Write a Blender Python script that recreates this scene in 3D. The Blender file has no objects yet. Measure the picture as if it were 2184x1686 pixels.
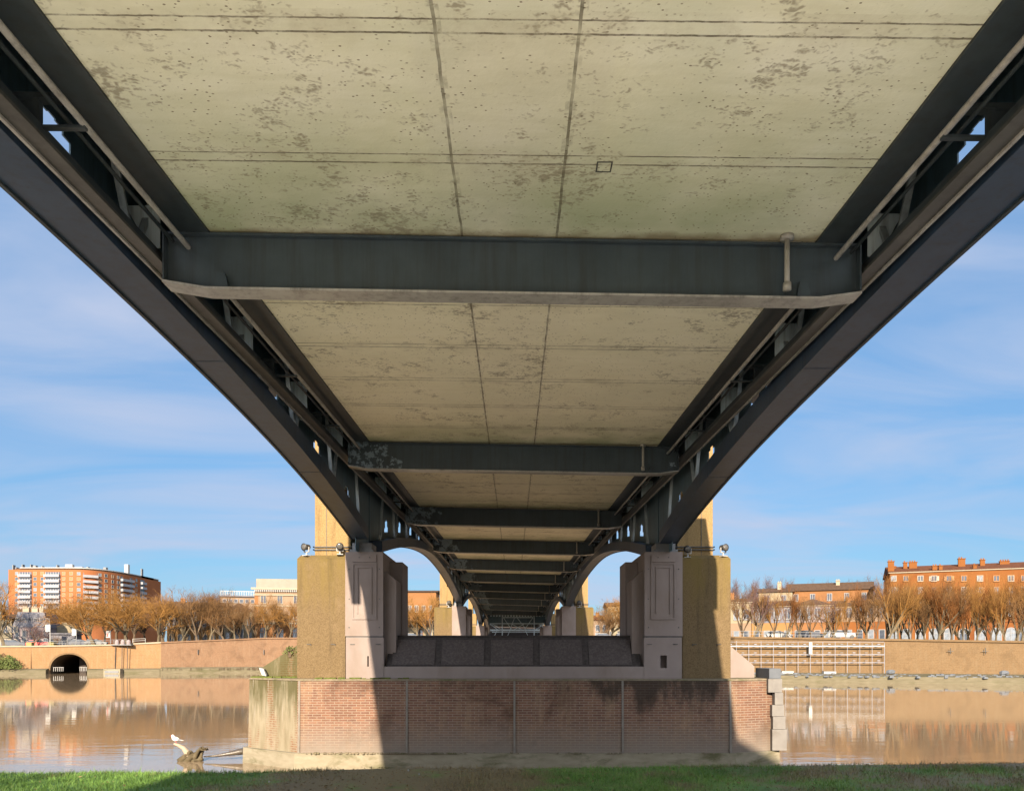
import bpy, math, random
import numpy as np
from mathutils import Vector, noise as mnoise
R = math.radians
random.seed(7); rng = np.random.default_rng(7)
SC = bpy.context.scene
COL = SC.collection
E = 3.9                     # eye height above the river
F = 1641.0                  # focal length in the 2184 px wide measuring frame
# ------------------------------------------------------------------ camera
cd = bpy.data.cameras.new('camera'); cam = bpy.data.objects.new('camera', cd); COL.objects.link(cam)
cam.location = (0, 0, E); cam.rotation_euler = (R(90), 0, 0)
cd.sensor_width = 36; cd.lens = F/2184*36; cd.shift_y = (1395-843)/2184; cd.shift_x = -4/2184
cd.clip_start = 0.1; cd.clip_end = 9000
SC.camera = cam
# ------------------------------------------------------------------ light
KX, KY = .15, 2.3           # the sun's travel per metre of drop
sdir = Vector((KX, KY, -1)).normalized()
elev = math.asin(-sdir.z)
world = bpy.data.worlds.new('World'); SC.world = world; world.use_nodes = True
wn = world.node_tree; wn.nodes.clear()
def N(t, ty, **kw):
    n = t.nodes.new(ty)
    for k, v in kw.items(): setattr(n, k, v)
    return n
out = N(wn, 'ShaderNodeOutputWorld'); bg = N(wn, 'ShaderNodeBackground')
sky = N(wn, 'ShaderNodeTexSky', sky_type='NISHITA', sun_disc=False)
sky.sun_elevation = elev; sky.sun_rotation = math.atan2(-KX, -KY) % (2*math.pi)
sky.air_density = 1.25; sky.dust_density = .35; sky.ozone_density = 2.2
tc = N(wn, 'ShaderNodeTexCoord'); sep = N(wn, 'ShaderNodeSeparateXYZ'); wn.links.new(tc.outputs['Generated'], sep.inputs[0])
def M_(t, op, a, b=None, c=None, clamp=False):
    n = N(t, 'ShaderNodeMath', operation=op); n.use_clamp = clamp
    for i, v in enumerate((a, b, c)):
        if v is None: continue
        if isinstance(v, (int, float)): n.inputs[i].default_value = v
        else: t.links.new(v, n.inputs[i])
    return n.outputs[0]
den = M_(wn, 'ADD', M_(wn, 'MAXIMUM', sep.outputs['Z'], 0.0), .16)
cx = M_(wn, 'DIVIDE', sep.outputs['X'], den); cy = M_(wn, 'DIVIDE', sep.outputs['Y'], den)
comb = N(wn, 'ShaderNodeCombineXYZ'); wn.links.new(M_(wn, 'MULTIPLY', cx, .5), comb.inputs[0]); wn.links.new(M_(wn, 'MULTIPLY', cy, 1.15), comb.inputs[1])
cn = N(wn, 'ShaderNodeTexNoise'); cn.inputs['Scale'].default_value = 1.7; cn.inputs['Detail'].default_value = 8; cn.inputs['Roughness'].default_value = .52; cn.inputs['Distortion'].default_value = .7
wn.links.new(comb.outputs[0], cn.inputs['Vector'])
cr = N(wn, 'ShaderNodeValToRGB'); cr.color_ramp.elements[0].position = .38; cr.color_ramp.elements[1].position = .70
cr.color_ramp.elements[0].color = (0, 0, 0, 1); cr.color_ramp.elements[1].color = (.85, .85, .85, 1)
wn.links.new(cn.outputs['Fac'], cr.inputs[0])
tint = N(wn, 'ShaderNodeMix', data_type='RGBA', blend_type='MULTIPLY'); tint.inputs[0].default_value = 1
wn.links.new(sky.outputs[0], tint.inputs[6]); tint.inputs[7].default_value = (.46, .71, .91, 1)
mixc = N(wn, 'ShaderNodeMix', data_type='RGBA'); wn.links.new(cr.outputs[0], mixc.inputs[0])
even = N(wn, 'ShaderNodeMix', data_type='RGBA'); even.inputs[0].default_value = .7; wn.links.new(tint.outputs[2], even.inputs[6]); even.inputs[7].default_value = (.92, 1.65, 2.8, 1)
wn.links.new(even.outputs[2], mixc.inputs[6]); mixc.inputs[7].default_value = (2.35, 2.7, 3.55, 1)
glow = M_(wn, 'MULTIPLY', M_(wn, 'SUBTRACT', -.05, sep.outputs['Y']), 1.6, clamp=True)     # added fill light: unseen bright veil on the sun's side of the sky
fill_veil = N(wn, 'ShaderNodeMix', data_type='RGBA'); wn.links.new(glow, fill_veil.inputs[0]); wn.links.new(mixc.outputs[2], fill_veil.inputs[6]); fill_veil.inputs[7].default_value = (11.6, 12.4, 13.6, 1)
wn.links.new(fill_veil.outputs[2], bg.inputs[0]); bg.inputs[1].default_value = .05
wn.links.new(bg.outputs[0], out.inputs[0])
sl = bpy.data.lights.new('sun', 'SUN'); sl.energy = 3.7; sl.angle = R(.5); sl.color = (1, .83, .62)
so = bpy.data.objects.new('sun', sl); COL.objects.link(so); so.rotation_euler = sdir.to_track_quat('-Z', 'Y').to_euler()
SC.view_settings.view_transform = 'Standard'; SC.view_settings.look = 'None'; SC.view_settings.gamma = 1
SC.view_settings.exposure = 2.2
try:
    SC.cycles.max_bounces = 8; SC.cycles.diffuse_bounces = 5; SC.cycles.caustics_reflective = False
except Exception: pass

# ------------------------------------------------------------------ helpers
def P(x, y, Y):             # measuring-frame pixel + distance -> world point
    return Vector(((x-1096)/F*Y, Y, E+(1395-y)/F*Y))
def tag(o, label=None, cat=None, group=None, kind=None):
    if label: o['label'] = label
    if cat: o['category'] = cat
    if group: o['group'] = group
    if kind: o['kind'] = kind
    return o
def empty(name, loc=(0, 0, 0), rz=0, parent=None):
    o = bpy.data.objects.new(name, None); COL.objects.link(o); o.location = loc; o.rotation_euler = (0, 0, rz)
    o.empty_display_size = .2
    if parent: o.parent = parent
    return o
def thing(name, label, cat, loc=(0, 0, 0), rz=0, group=None):
    return tag(empty(name, loc, rz), label, cat, group)
def link(name, me, parent=None, loc=None):
    o = bpy.data.objects.new(name, me); COL.objects.link(o)
    if parent: o.parent = parent
    if loc is not None: o.location = loc
    return o
def copy_tree(o, parent=None):
    c = o.copy(); COL.objects.link(c)
    if parent: c.parent = parent
    for ch in list(o.children): copy_tree(ch, c)
    return c
class MB:
    def __init__(s): s.v = []; s.f = []
    def add(s, vs, fs):
        b = len(s.v); s.v += [tuple(v) for v in vs]; s.f += [tuple(b+i for i in f) for f in fs]; return s
    def hexa(s, p):         # 4 bottom + 4 top points
        return s.add(p, [(3, 2, 1, 0), (4, 5, 6, 7), (0, 1, 5, 4), (1, 2, 6, 5), (2, 3, 7, 6), (3, 0, 4, 7)])
    def box(s, x0, x1, y0, y1, z0, z1):
        return s.hexa([(x0, y0, z0), (x1, y0, z0), (x1, y1, z0), (x0, y1, z0), (x0, y0, z1), (x1, y0, z1), (x1, y1, z1), (x0, y1, z1)])
    def prism(s, a, b):     # two matching loops
        n = len(a); return s.add(list(a)+list(b), [tuple(range(n))[::-1], tuple(range(n, 2*n))]+[(i, (i+1) % n, n+(i+1) % n, n+i) for i in range(n)])
    def bar(s, a, b, w, h):
        a = Vector(a); b = Vector(b); d = (b-a).normalized(); u = d.cross(Vector((0, 0, 1)))
        if u.length < .01: u = Vector((1, 0, 0))
        u.normalize(); t = u.cross(d)
        u = u*w/2; t = t*h/2
        return s.prism([a-u-t, a+u-t, a+u+t, a-u+t], [b-u-t, b+u-t, b+u+t, b-u+t])
    def tube(s, pts, rs, n=8, cap=True):
        pts = [Vector(p) for p in pts]; base = len(s.v); rr = rs if isinstance(rs, (list, tuple)) else [rs]*len(pts)
        ref = None
        for i, p in enumerate(pts):
            d = (pts[min(i+1, len(pts)-1)]-pts[max(i-1, 0)]).normalized()
            if ref is None: ref = d.orthogonal().normalized()
            u = (ref-d*ref.dot(d)); u = u.normalized() if u.length > 1e-6 else d.orthogonal().normalized(); ref = u
            w = d.cross(u)
            for k in range(n):
                a = 2*math.pi*k/n; q = p+(u*math.cos(a)+w*math.sin(a))*rr[i]; s.v.append(tuple(q))
        for i in range(len(pts)-1):
            for k in range(n):
                a = base+i*n+k; b = base+i*n+(k+1) % n; s.f.append((a, b, b+n, a+n))
        if cap:
            s.f.append(tuple(base+k for k in range(n))[::-1]); s.f.append(tuple(base+(len(pts)-1)*n+k for k in range(n)))
        return s
    def me(s, name, m, smooth=False):
        me = bpy.data.meshes.new(name); me.from_pydata(s.v, [], s.f); me.materials.append(m)
        if smooth: me.polygons.foreach_set('use_smooth', [True]*len(me.polygons))
        me.update(); return me
    def build(s, name, m, parent=None, smooth=False, loc=None):
        return link(name, s.me(name, m, smooth), parent, loc)
# ------------------------------------------------------------------ materials
def nm(name, rough=.8, spec=.3):
    m = bpy.data.materials.new(name); m.use_nodes = True; t = m.node_tree; b = t.nodes['Principled BSDF']
    b.inputs['Roughness'].default_value = rough; b.inputs['Specular IOR Level'].default_value = spec
    return m, t, b
def ocoord(t, scale=(1, 1, 1), out='Object'):
    c = N(t, 'ShaderNodeTexCoord'); mp = N(t, 'ShaderNodeMapping'); t.links.new(c.outputs[out], mp.inputs[0]); mp.inputs['Scale'].default_value = scale
    return mp.outputs[0]
def noise(t, vec, scale, detail=4, rough=.55, dist=0):
    n = N(t, 'ShaderNodeTexNoise'); n.inputs['Scale'].default_value = scale; n.inputs['Detail'].default_value = detail
    n.inputs['Roughness'].default_value = rough; n.inputs['Distortion'].default_value = dist
    t.links.new(vec, n.inputs['Vector']); return n.outputs['Fac']
def ramp(t, fac, *stops):
    r = N(t, 'ShaderNodeValToRGB'); e = r.color_ramp.elements
    while len(e) < len(stops): e.new(.5)
    for i, (p, c) in enumerate(stops):
        e[i].position = p; e[i].color = (c, c, c, 1) if isinstance(c, (int, float)) else (*c, 1)
    t.links.new(fac, r.inputs[0]); return r.outputs[0]
def mix(t, fac, a, b, blend='MIX'):
    n = N(t, 'ShaderNodeMix', data_type='RGBA', blend_type=blend)
    for i, v in ((0, fac), (6, a), (7, b)):
        if isinstance(v, (int, float)): n.inputs[i].default_value = v
        elif isinstance(v, tuple): n.inputs[i].default_value = (*v, 1)
        else: t.links.new(v, n.inputs[i])
    return n.outputs[2]
def bump(t, b, h, strength=.3, dist=.02):
    n = N(t, 'ShaderNodeBump'); n.inputs['Strength'].default_value = strength; n.inputs['Distance'].default_value = dist
    t.links.new(h, n.inputs['Height']); t.links.new(n.outputs[0], b.inputs['Normal'])
def xyz(t, vec):
    s = N(t, 'ShaderNodeSeparateXYZ'); t.links.new(vec, s.inputs[0]); return s.outputs
def mat_simple(name, c1, c2, scale=2, rough=.8, spec=.3, bs=.2, bd=.01, stretch=(1, 1, 1), c3=None):
    m, t, b = nm(name, rough, spec); v = ocoord(t, stretch)
    n = noise(t, v, scale, 6, .6); c = ramp(t, n, (.3, c1), (.7, c2))
    if c3:
        n2 = noise(t, v, scale*.31, 5, .65, .4); c = mix(t, ramp(t, n2, (.52, 0), (.68, 1)), c, c3)
    t.links.new(c, b.inputs['Base Color']); bump(t, b, noise(t, v, scale*6, 3), bs, bd); return m
def mat_slab():
    m, t, b = nm('deck_concrete', .9, .15); v = ocoord(t); s = xyz(t, v)
    base = ramp(t, noise(t, ocoord(t, (.6, 1, 1)), 1.1, 6, .62), (.3, (.72, .69, .54)), (.5, (.81, .78, .63)), (.72, (.86, .83, .71)))
    base = mix(t, ramp(t, noise(t, ocoord(t, (.35, 2.2, 1)), 2.4, 5, .6), (.45, 0), (.75, .45)), base, (.64, .61, .45))
    cool_light = M_(t, 'MULTIPLY', ramp(t, M_(t, 'ABSOLUTE', s[0]), (.0, .8), (.9, .5), (1.0, 0)), ramp(t, noise(t, v, .5, 3), (.3, .2), (.7, 1)))  # grey middle: cooler light along the centre, painted into the concrete
    base = mix(t, M_(t, 'MULTIPLY', cool_light, .45), base, (.56, .52, .49))
    base = mix(t, ramp(t, noise(t, ocoord(t, (.25, .25, 1)), 1.7, 3), (.45, 0), (.7, .5)), base, (.60, .62, .50))
    base = mix(t, ramp(t, M_(t, 'DIVIDE', s[1], 100.0), (.104, 0), (.106, .85)), base, mix(t, .5, base, (1.0, .93, .74)))  # creamier past the first beam, and painted lighter in place of bounced light
    base = mix(t, ramp(t, M_(t, 'DIVIDE', s[1], 100.0), (.104, 1), (.106, 0)), base, mix(t, 1.0, base, (.88, .90, .90), 'MULTIPLY'))  # near bay darkened in the colour, as if less lit than the next
    # green algae on the near side of each cross beam
    ph = M_(t, 'MODULO', M_(t, 'ADD', s[1], 104.04-10.52), 11.56)
    dist = M_(t, 'SUBTRACT', 11.56, ph)
    alg = M_(t, 'MULTIPLY', M_(t, 'SUBTRACT', 1.0, M_(t, 'DIVIDE', dist, 3.2), clamp=True), ramp(t, noise(t, v, .7, 4), (.3, .25), (.62, 1)))
    base = mix(t, M_(t, 'MULTIPLY', alg, .85), base, (.33, .38, .22))
    rustn = M_(t, 'MULTIPLY', ramp(t, M_(t, 'ADD', dist, M_(t, 'MULTIPLY', noise(t, v, 3, 4), .35)), (.22, 1), (.42, 0)), .7)
    base = mix(t, rustn, base, (.14, .09, .04))
    # leaf shaped dark blotches, clustered
    vo = N(t, 'ShaderNodeTexVoronoi', feature='F1'); vo.inputs['Scale'].default_value = 15; vo.inputs['Randomness'].default_value = 1
    vv = N(t, 'ShaderNodeVectorMath', operation='ADD'); nn = N(t, 'ShaderNodeTexNoise'); nn.inputs['Scale'].default_value = 9; t.links.new(v, nn.inputs['Vector'])
    sc = N(t, 'ShaderNodeVectorMath', operation='SCALE'); sc.inputs['Scale'].default_value = .22; t.links.new(nn.outputs['Color'], sc.inputs[0])
    t.links.new(ocoord(t, (.6, 1.35, 1)), vv.inputs[0]); t.links.new(sc.outputs[0], vv.inputs[1]); t.links.new(vv.outputs[0], vo.inputs['Vector'])
    cl = noise(t, v, .75, 3, .6); cl2 = noise(t, v, 3.2, 3, .6)
    thr = M_(t, 'ADD', M_(t, 'MULTIPLY', M_(t, 'SUBTRACT', cl, .42), 1.6), M_(t, 'MULTIPLY', M_(t, 'SUBTRACT', cl2, .5), 1.9))
    thr = M_(t, 'ADD', thr, .15)
    spot = M_(t, 'MULTIPLY', M_(t, 'SUBTRACT', thr, vo.outputs['Distance']), 2.4, clamp=True)
    base = mix(t, M_(t, 'MULTIPLY', spot, .66), base, (.20, .165, .12))
    vo2 = N(t, 'ShaderNodeTexVoronoi', feature='F1'); vo2.inputs['Scale'].default_value = 14; t.links.new(ocoord(t, (.8, 1.2, 1)), vo2.inputs['Vector'])
    sp2 = M_(t, 'MULTIPLY', M_(t, 'LESS_THAN', vo2.outputs['Distance'], .15), ramp(t, noise(t, v, 1.2, 3), (.42, 0), (.52, .8)))
    base = mix(t, sp2, base, (.13, .10, .06))
    # formwork joints: pairs across, two along
    def line(coord, pos, w):
        return M_(t, 'LESS_THAN', M_(t, 'ABSOLUTE', M_(t, 'SUBTRACT', coord, pos)), w)
    wob = M_(t, 'ADD', s[1], M_(t, 'MULTIPLY', noise(t, ocoord(t, (6, .1, .1)), 1.2, 4), .02))
    pm = M_(t, 'MODULO', M_(t, 'ADD', wob, 104.04-10.52), 11.56/6)
    gap = ramp(t, noise(t, ocoord(t, (2.2, 1, 1)), 1.3, 5, .7), (.36, .25), (.55, 1))
    l = M_(t, 'MAXIMUM', line(pm, .26, .012), line(pm, .10, .010))
    l = M_(t, 'MULTIPLY', l, gap)
    wx = M_(t, 'ADD', s[0], M_(t, 'MULTIPLY', noise(t, v, 3, 3), .03))
    l2 = M_(t, 'MULTIPLY', M_(t, 'MAXIMUM', line(wx, -.69, .016), line(wx, .60, .016)), ramp(t, noise(t, v, 4, 4), (.3, .35), (.6, .9)))
    smear = M_(t, 'MULTIPLY', M_(t, 'MAXIMUM', line(wx, -.69, .06), line(wx, .60, .06)), ramp(t, noise(t, v, 7, 4), (.5, 0), (.7, .45)))
    L = M_(t, 'MAXIMUM', M_(t, 'MAXIMUM', l, l2), smear)
    base = mix(t, M_(t, 'MULTIPLY', L, .85), base, (.08, .065, .045))
    wet = M_(t, 'MULTIPLY', ramp(t, M_(t, 'ABSOLUTE', M_(t, 'SUBTRACT', pm, .18)), (.0, 1), (.42, 0)), ramp(t, noise(t, v, 1.6, 6, .7), (.45, 0), (.7, .5)))
    base = mix(t, wet, base, (.40, .36, .27))
    t.links.new(base, b.inputs['Base Color'])
    hh = M_(t, 'SUBTRACT', noise(t, v, 22, 4), M_(t, 'MULTIPLY', L, 1.5)); bump(t, b, hh, .35, .01); return m
def mat_steel(name, c, c2, peel=False, rough=.5):
    m, t, b = nm(name, rough, .4); v = ocoord(t); s = xyz(t, v)
    n = noise(t, v, 1.3, 6, .65); col = ramp(t, n, (.3, c), (.72, c2))
    col = mix(t, ramp(t, noise(t, ocoord(t, (9, 9, .5)), .8, 5, .7), (.46, 0), (.76, .6)), col, (.020, .018, .018))
    if peel:
        side = M_(t, 'ADD', ramp(t, M_(t, 'DIVIDE', M_(t, 'ADD', s[0], 5.0), 10.0), (.04, 1), (.13, .9), (.24, 0)), ramp(t, M_(t, 'DIVIDE', M_(t, 'ADD', s[0], 5.0), 10.0), (.88, 0), (.96, .55)))
        far = ramp(t, M_(t, 'DIVIDE', s[1], 100.0), (.13, 0), (.2, .65), (.6, 1))
        k = M_(t, 'ADD', M_(t, 'MULTIPLY', M_(t, 'MULTIPLY', side, far), .34), noise(t, v, 3.2, 8, .72))
        col = mix(t, ramp(t, k, (.74, 0), (.76, 1)), col, (.17, .22, .26))
    t.links.new(col, b.inputs['Base Color']); bump(t, b, noise(t, v, 30, 3), .12, .004); return m
def mat_brick(name, c1, c2, mortar, bw=.24, bh=.075, zgrime=None, pale=(.55, .45, .35), stain=.5, wide=False, msize=.012, blk=.5):
    m, t, b = nm(name, .9, .15); v = ocoord(t); s = xyz(t, v)
    cb = N(t, 'ShaderNodeCombineXYZ'); t.links.new(s[0], cb.inputs[0]); t.links.new(s[2], cb.inputs[1])
    br = N(t, 'ShaderNodeTexBrick'); br.inputs['Scale'].default_value = 1; br.inputs['Brick Width'].default_value = bw; br.inputs['Row Height'].default_value = bh
    br.inputs['Mortar Size'].default_value = msize; br.inputs['Mortar Smooth'].default_value = .3
    br.inputs['Color1'].default_value = (*c1, 1); br.inputs['Color2'].default_value = (*c2, 1); br.inputs['Mortar'].default_value = (*mortar, 1); br.offset = .5
    t.links.new(cb.outputs[0], br.inputs['Vector'])
    n1 = noise(t, v, .45, 6, .65, .5); n2 = noise(t, ocoord(t, (2.2, 2.2, .45)), 1.1, 6, .65)
    n3 = noise(t, v, 7, 4)
    col = mix(t, .35, br.outputs['Color'], ramp(t, n3, (.3, tuple(x*.55 for x in c1)), (.7, tuple(min(1, x*1.5) for x in c2))))
    col = mix(t, ramp(t, n2, (.5, 0), (.75, .55)), col, pale)
    col = mix(t, M_(t, 'MULTIPLY', ramp(t, n1, (.5, 0), (.62, 1)), stain), col, tuple(x*.32 for x in c1))
    if zgrime is not None:
        z0, z1 = zgrime
        g = M_(t, 'DIVIDE', M_(t, 'SUBTRACT', M_(t, 'ADD', s[2], M_(t, 'MULTIPLY', M_(t, 'SUBTRACT', n2, .5), 1.0)), z0), z1-z0, clamp=True)
        col = mix(t, M_(t, 'MULTIPLY', M_(t, 'SUBTRACT', 1.0, g), .8), col, (.36, .31, .26))
        # dark wet growth running from the coping, stronger to the right
        tz = M_(t, 'DIVIDE', M_(t, 'ADD', s[2], 2.6), 1.8, clamp=True)
        rx = ramp(t, M_(t, 'DIVIDE', M_(t, 'ADD', s[0], 8.0), 16.0), (0, .35), (.2, .5), (.3, .4), (.6, .42), (.72, .8), (.93, .8), (.95, .1))
        dk = M_(t, 'MULTIPLY', M_(t, 'ADD', M_(t, 'MULTIPLY', tz, .5), M_(t, 'MULTIPLY', rx, .62)), noise(t, ocoord(t, (1.6, 1.6, .6)), .9, 6, .7))
        col = mix(t, ramp(t, dk, (.34, 0), (.50, .82)), col, (.055, .045, .035))
    t.links.new(col, b.inputs['Base Color']); bump(t, b, M_(t, 'ADD', M_(t, 'MULTIPLY', br.outputs['Fac'], -1.0), n3), .4, .012); return m
def mat_block(name='pebbledash', k=.27, g=1.0, hue=(.98, .88, .78)):
    m, t, b = nm(name, .95, .1); v = ocoord(t); s = xyz(t, v)
    col = ramp(t, noise(t, v, 26, 4, .7), (.32, tuple(x*k for x in (.26, .20, .12))), (.5, tuple(x*k for x in (.40, .315, .19))), (.7, tuple(x*k for x in (.50, .40, .25))))
    st = noise(t, ocoord(t, (1.8, 1.8, .35)), 1.0, 5, .65)
    h = M_(t, 'DIVIDE', M_(t, 'SUBTRACT', s[2], .2), 3.4, clamp=True)
    kk = M_(t, 'MULTIPLY', M_(t, 'ADD', M_(t, 'MULTIPLY', h, .75), .12), st)
    col = mix(t, ramp(t, kk, (.20, 0), (.42, .8*g)), col, (.42*k, .34*k, .13*k))
    col = mix(t, ramp(t, noise(t, v, 2.0, 5, .6), (.56, 0), (.72, .35)), col, (.15, .12, .08))
    col = mix(t, ramp(t, noise(t, ocoord(t, (3.5, 3.5, .25)), 1.0, 6, .7), (.54, 0), (.70, .5)), col, (.045, .038, .028)); col = mix(t, 1.0, col, hue, 'MULTIPLY'); t.links.new(col, b.inputs['Base Color']); bump(t, b, noise(t, v, 45, 3), .6, .012); return m
def mat_stained():
    m, t, b = nm('stained_cutwater', .9, .15); v = ocoord(t); s = xyz(t, v)
    col = ramp(t, noise(t, ocoord(t, (2, 2, .5)), 1.3, 6, .6), (.3, (.30, .25, .16)), (.55, (.44, .38, .27)), (.75, (.52, .46, .36)))
    br = N(t, 'ShaderNodeTexBrick'); cb = N(t, 'ShaderNodeCombineXYZ'); t.links.new(s[0], cb.inputs[0]); t.links.new(s[2], cb.inputs[1]); t.links.new(cb.outputs[0], br.inputs[0])
    br.inputs['Scale'].default_value = 1; br.inputs['Brick Width'].default_value = .24; br.inputs['Row Height'].default_value = .08; br.inputs['Mortar Size'].default_value = .014
    br.inputs['Color1'].default_value = (.36, .17, .09, 1); br.inputs['Color2'].default_value = (.28, .14, .08, 1); br.inputs['Mortar'].default_value = (.4, .34, .25, 1)
    col = mix(t, ramp(t, noise(t, ocoord(t, (1.2, 1.2, .4)), .9, 5), (.47, 0), (.56, .85)), col, br.outputs['Color'])
    h = M_(t, 'DIVIDE', M_(t, 'ADD', s[2], 3.4), 2.6, clamp=True)
    col = mix(t, ramp(t, M_(t, 'MULTIPLY', M_(t, 'ADD', h, .35), noise(t, ocoord(t, (2.5, 2.5, .4)), 1.2, 6, .65)), (.38, 0), (.66, .8)), col, (.10, .095, .03))
    col = mix(t, ramp(t, noise(t, ocoord(t, (5, 5, .3)), 1.0, 4), (.62, 0), (.70, .6)), col, (.62, .56, .50))
    t.links.new(col, b.inputs['Base Color']); bump(t, b, noise(t, v, 14, 4), .4, .012); return m
def mat_water():
    m, t, b = nm('river_water', .035, .5); v = ocoord(t)
    b.inputs['Base Color'].default_value = (.21, .155, .10, 1); b.inputs['IOR'].default_value = 1.65
    s = xyz(t, v)
    n1 = noise(t, ocoord(t, (.35, 1.0, 1)), .9, 3, .5, .3); n2 = noise(t, ocoord(t, (.5, 1.3, 1)), 4.0, 2, .5)
    near = ramp(t, M_(t, 'DIVIDE', s[1], 100.0), (.22, 1), (.55, .35), (.95, .16))
    h = M_(t, 'MULTIPLY', M_(t, 'ADD', n1, M_(t, 'MULTIPLY', n2, .18)), near)
    bump(t, b, h, .20, .05); return m
def mat_grass(name='grass_blades'):
    m, t, b = nm(name, .7, .25); v = ocoord(t)
    col = ramp(t, noise(t, v, 1.1, 5, .65), (.3, (.050, .105, .020)), (.5, (.085, .175, .032)), (.7, (.14, .23, .05)))
    col = mix(t, ramp(t, noise(t, v, 60, 2), (.4, 0), (.8, .5)), col, (.14, .19, .06))
    s = xyz(t, v)
    px = ramp(t, M_(t, 'DIVIDE', M_(t, 'ADD', s[0], 10.0), 20.0), (.28, .0), (.36, .30), (.50, .30), (.54, .06), (.68, .14), (.8, .22))
    col = mix(t, ramp(t, M_(t, 'ADD', noise(t, v, 1.3, 6, .7), px), (.60, 0), (.75, .85)), col, (.17, .12, .075))
    t.links.new(col, b.inputs['Base Color']); b.inputs['Subsurface Weight'].default_value = 0
    return m
def mat_glass(name, c):
    m, t, b = nm(name, .12, .6); v = ocoord(t)
    t.links.new(ramp(t, noise(t, v, 1.5, 3), (.35, tuple(x*.6 for x in c)), (.65, c)), b.inputs['Base Color']); return m
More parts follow.
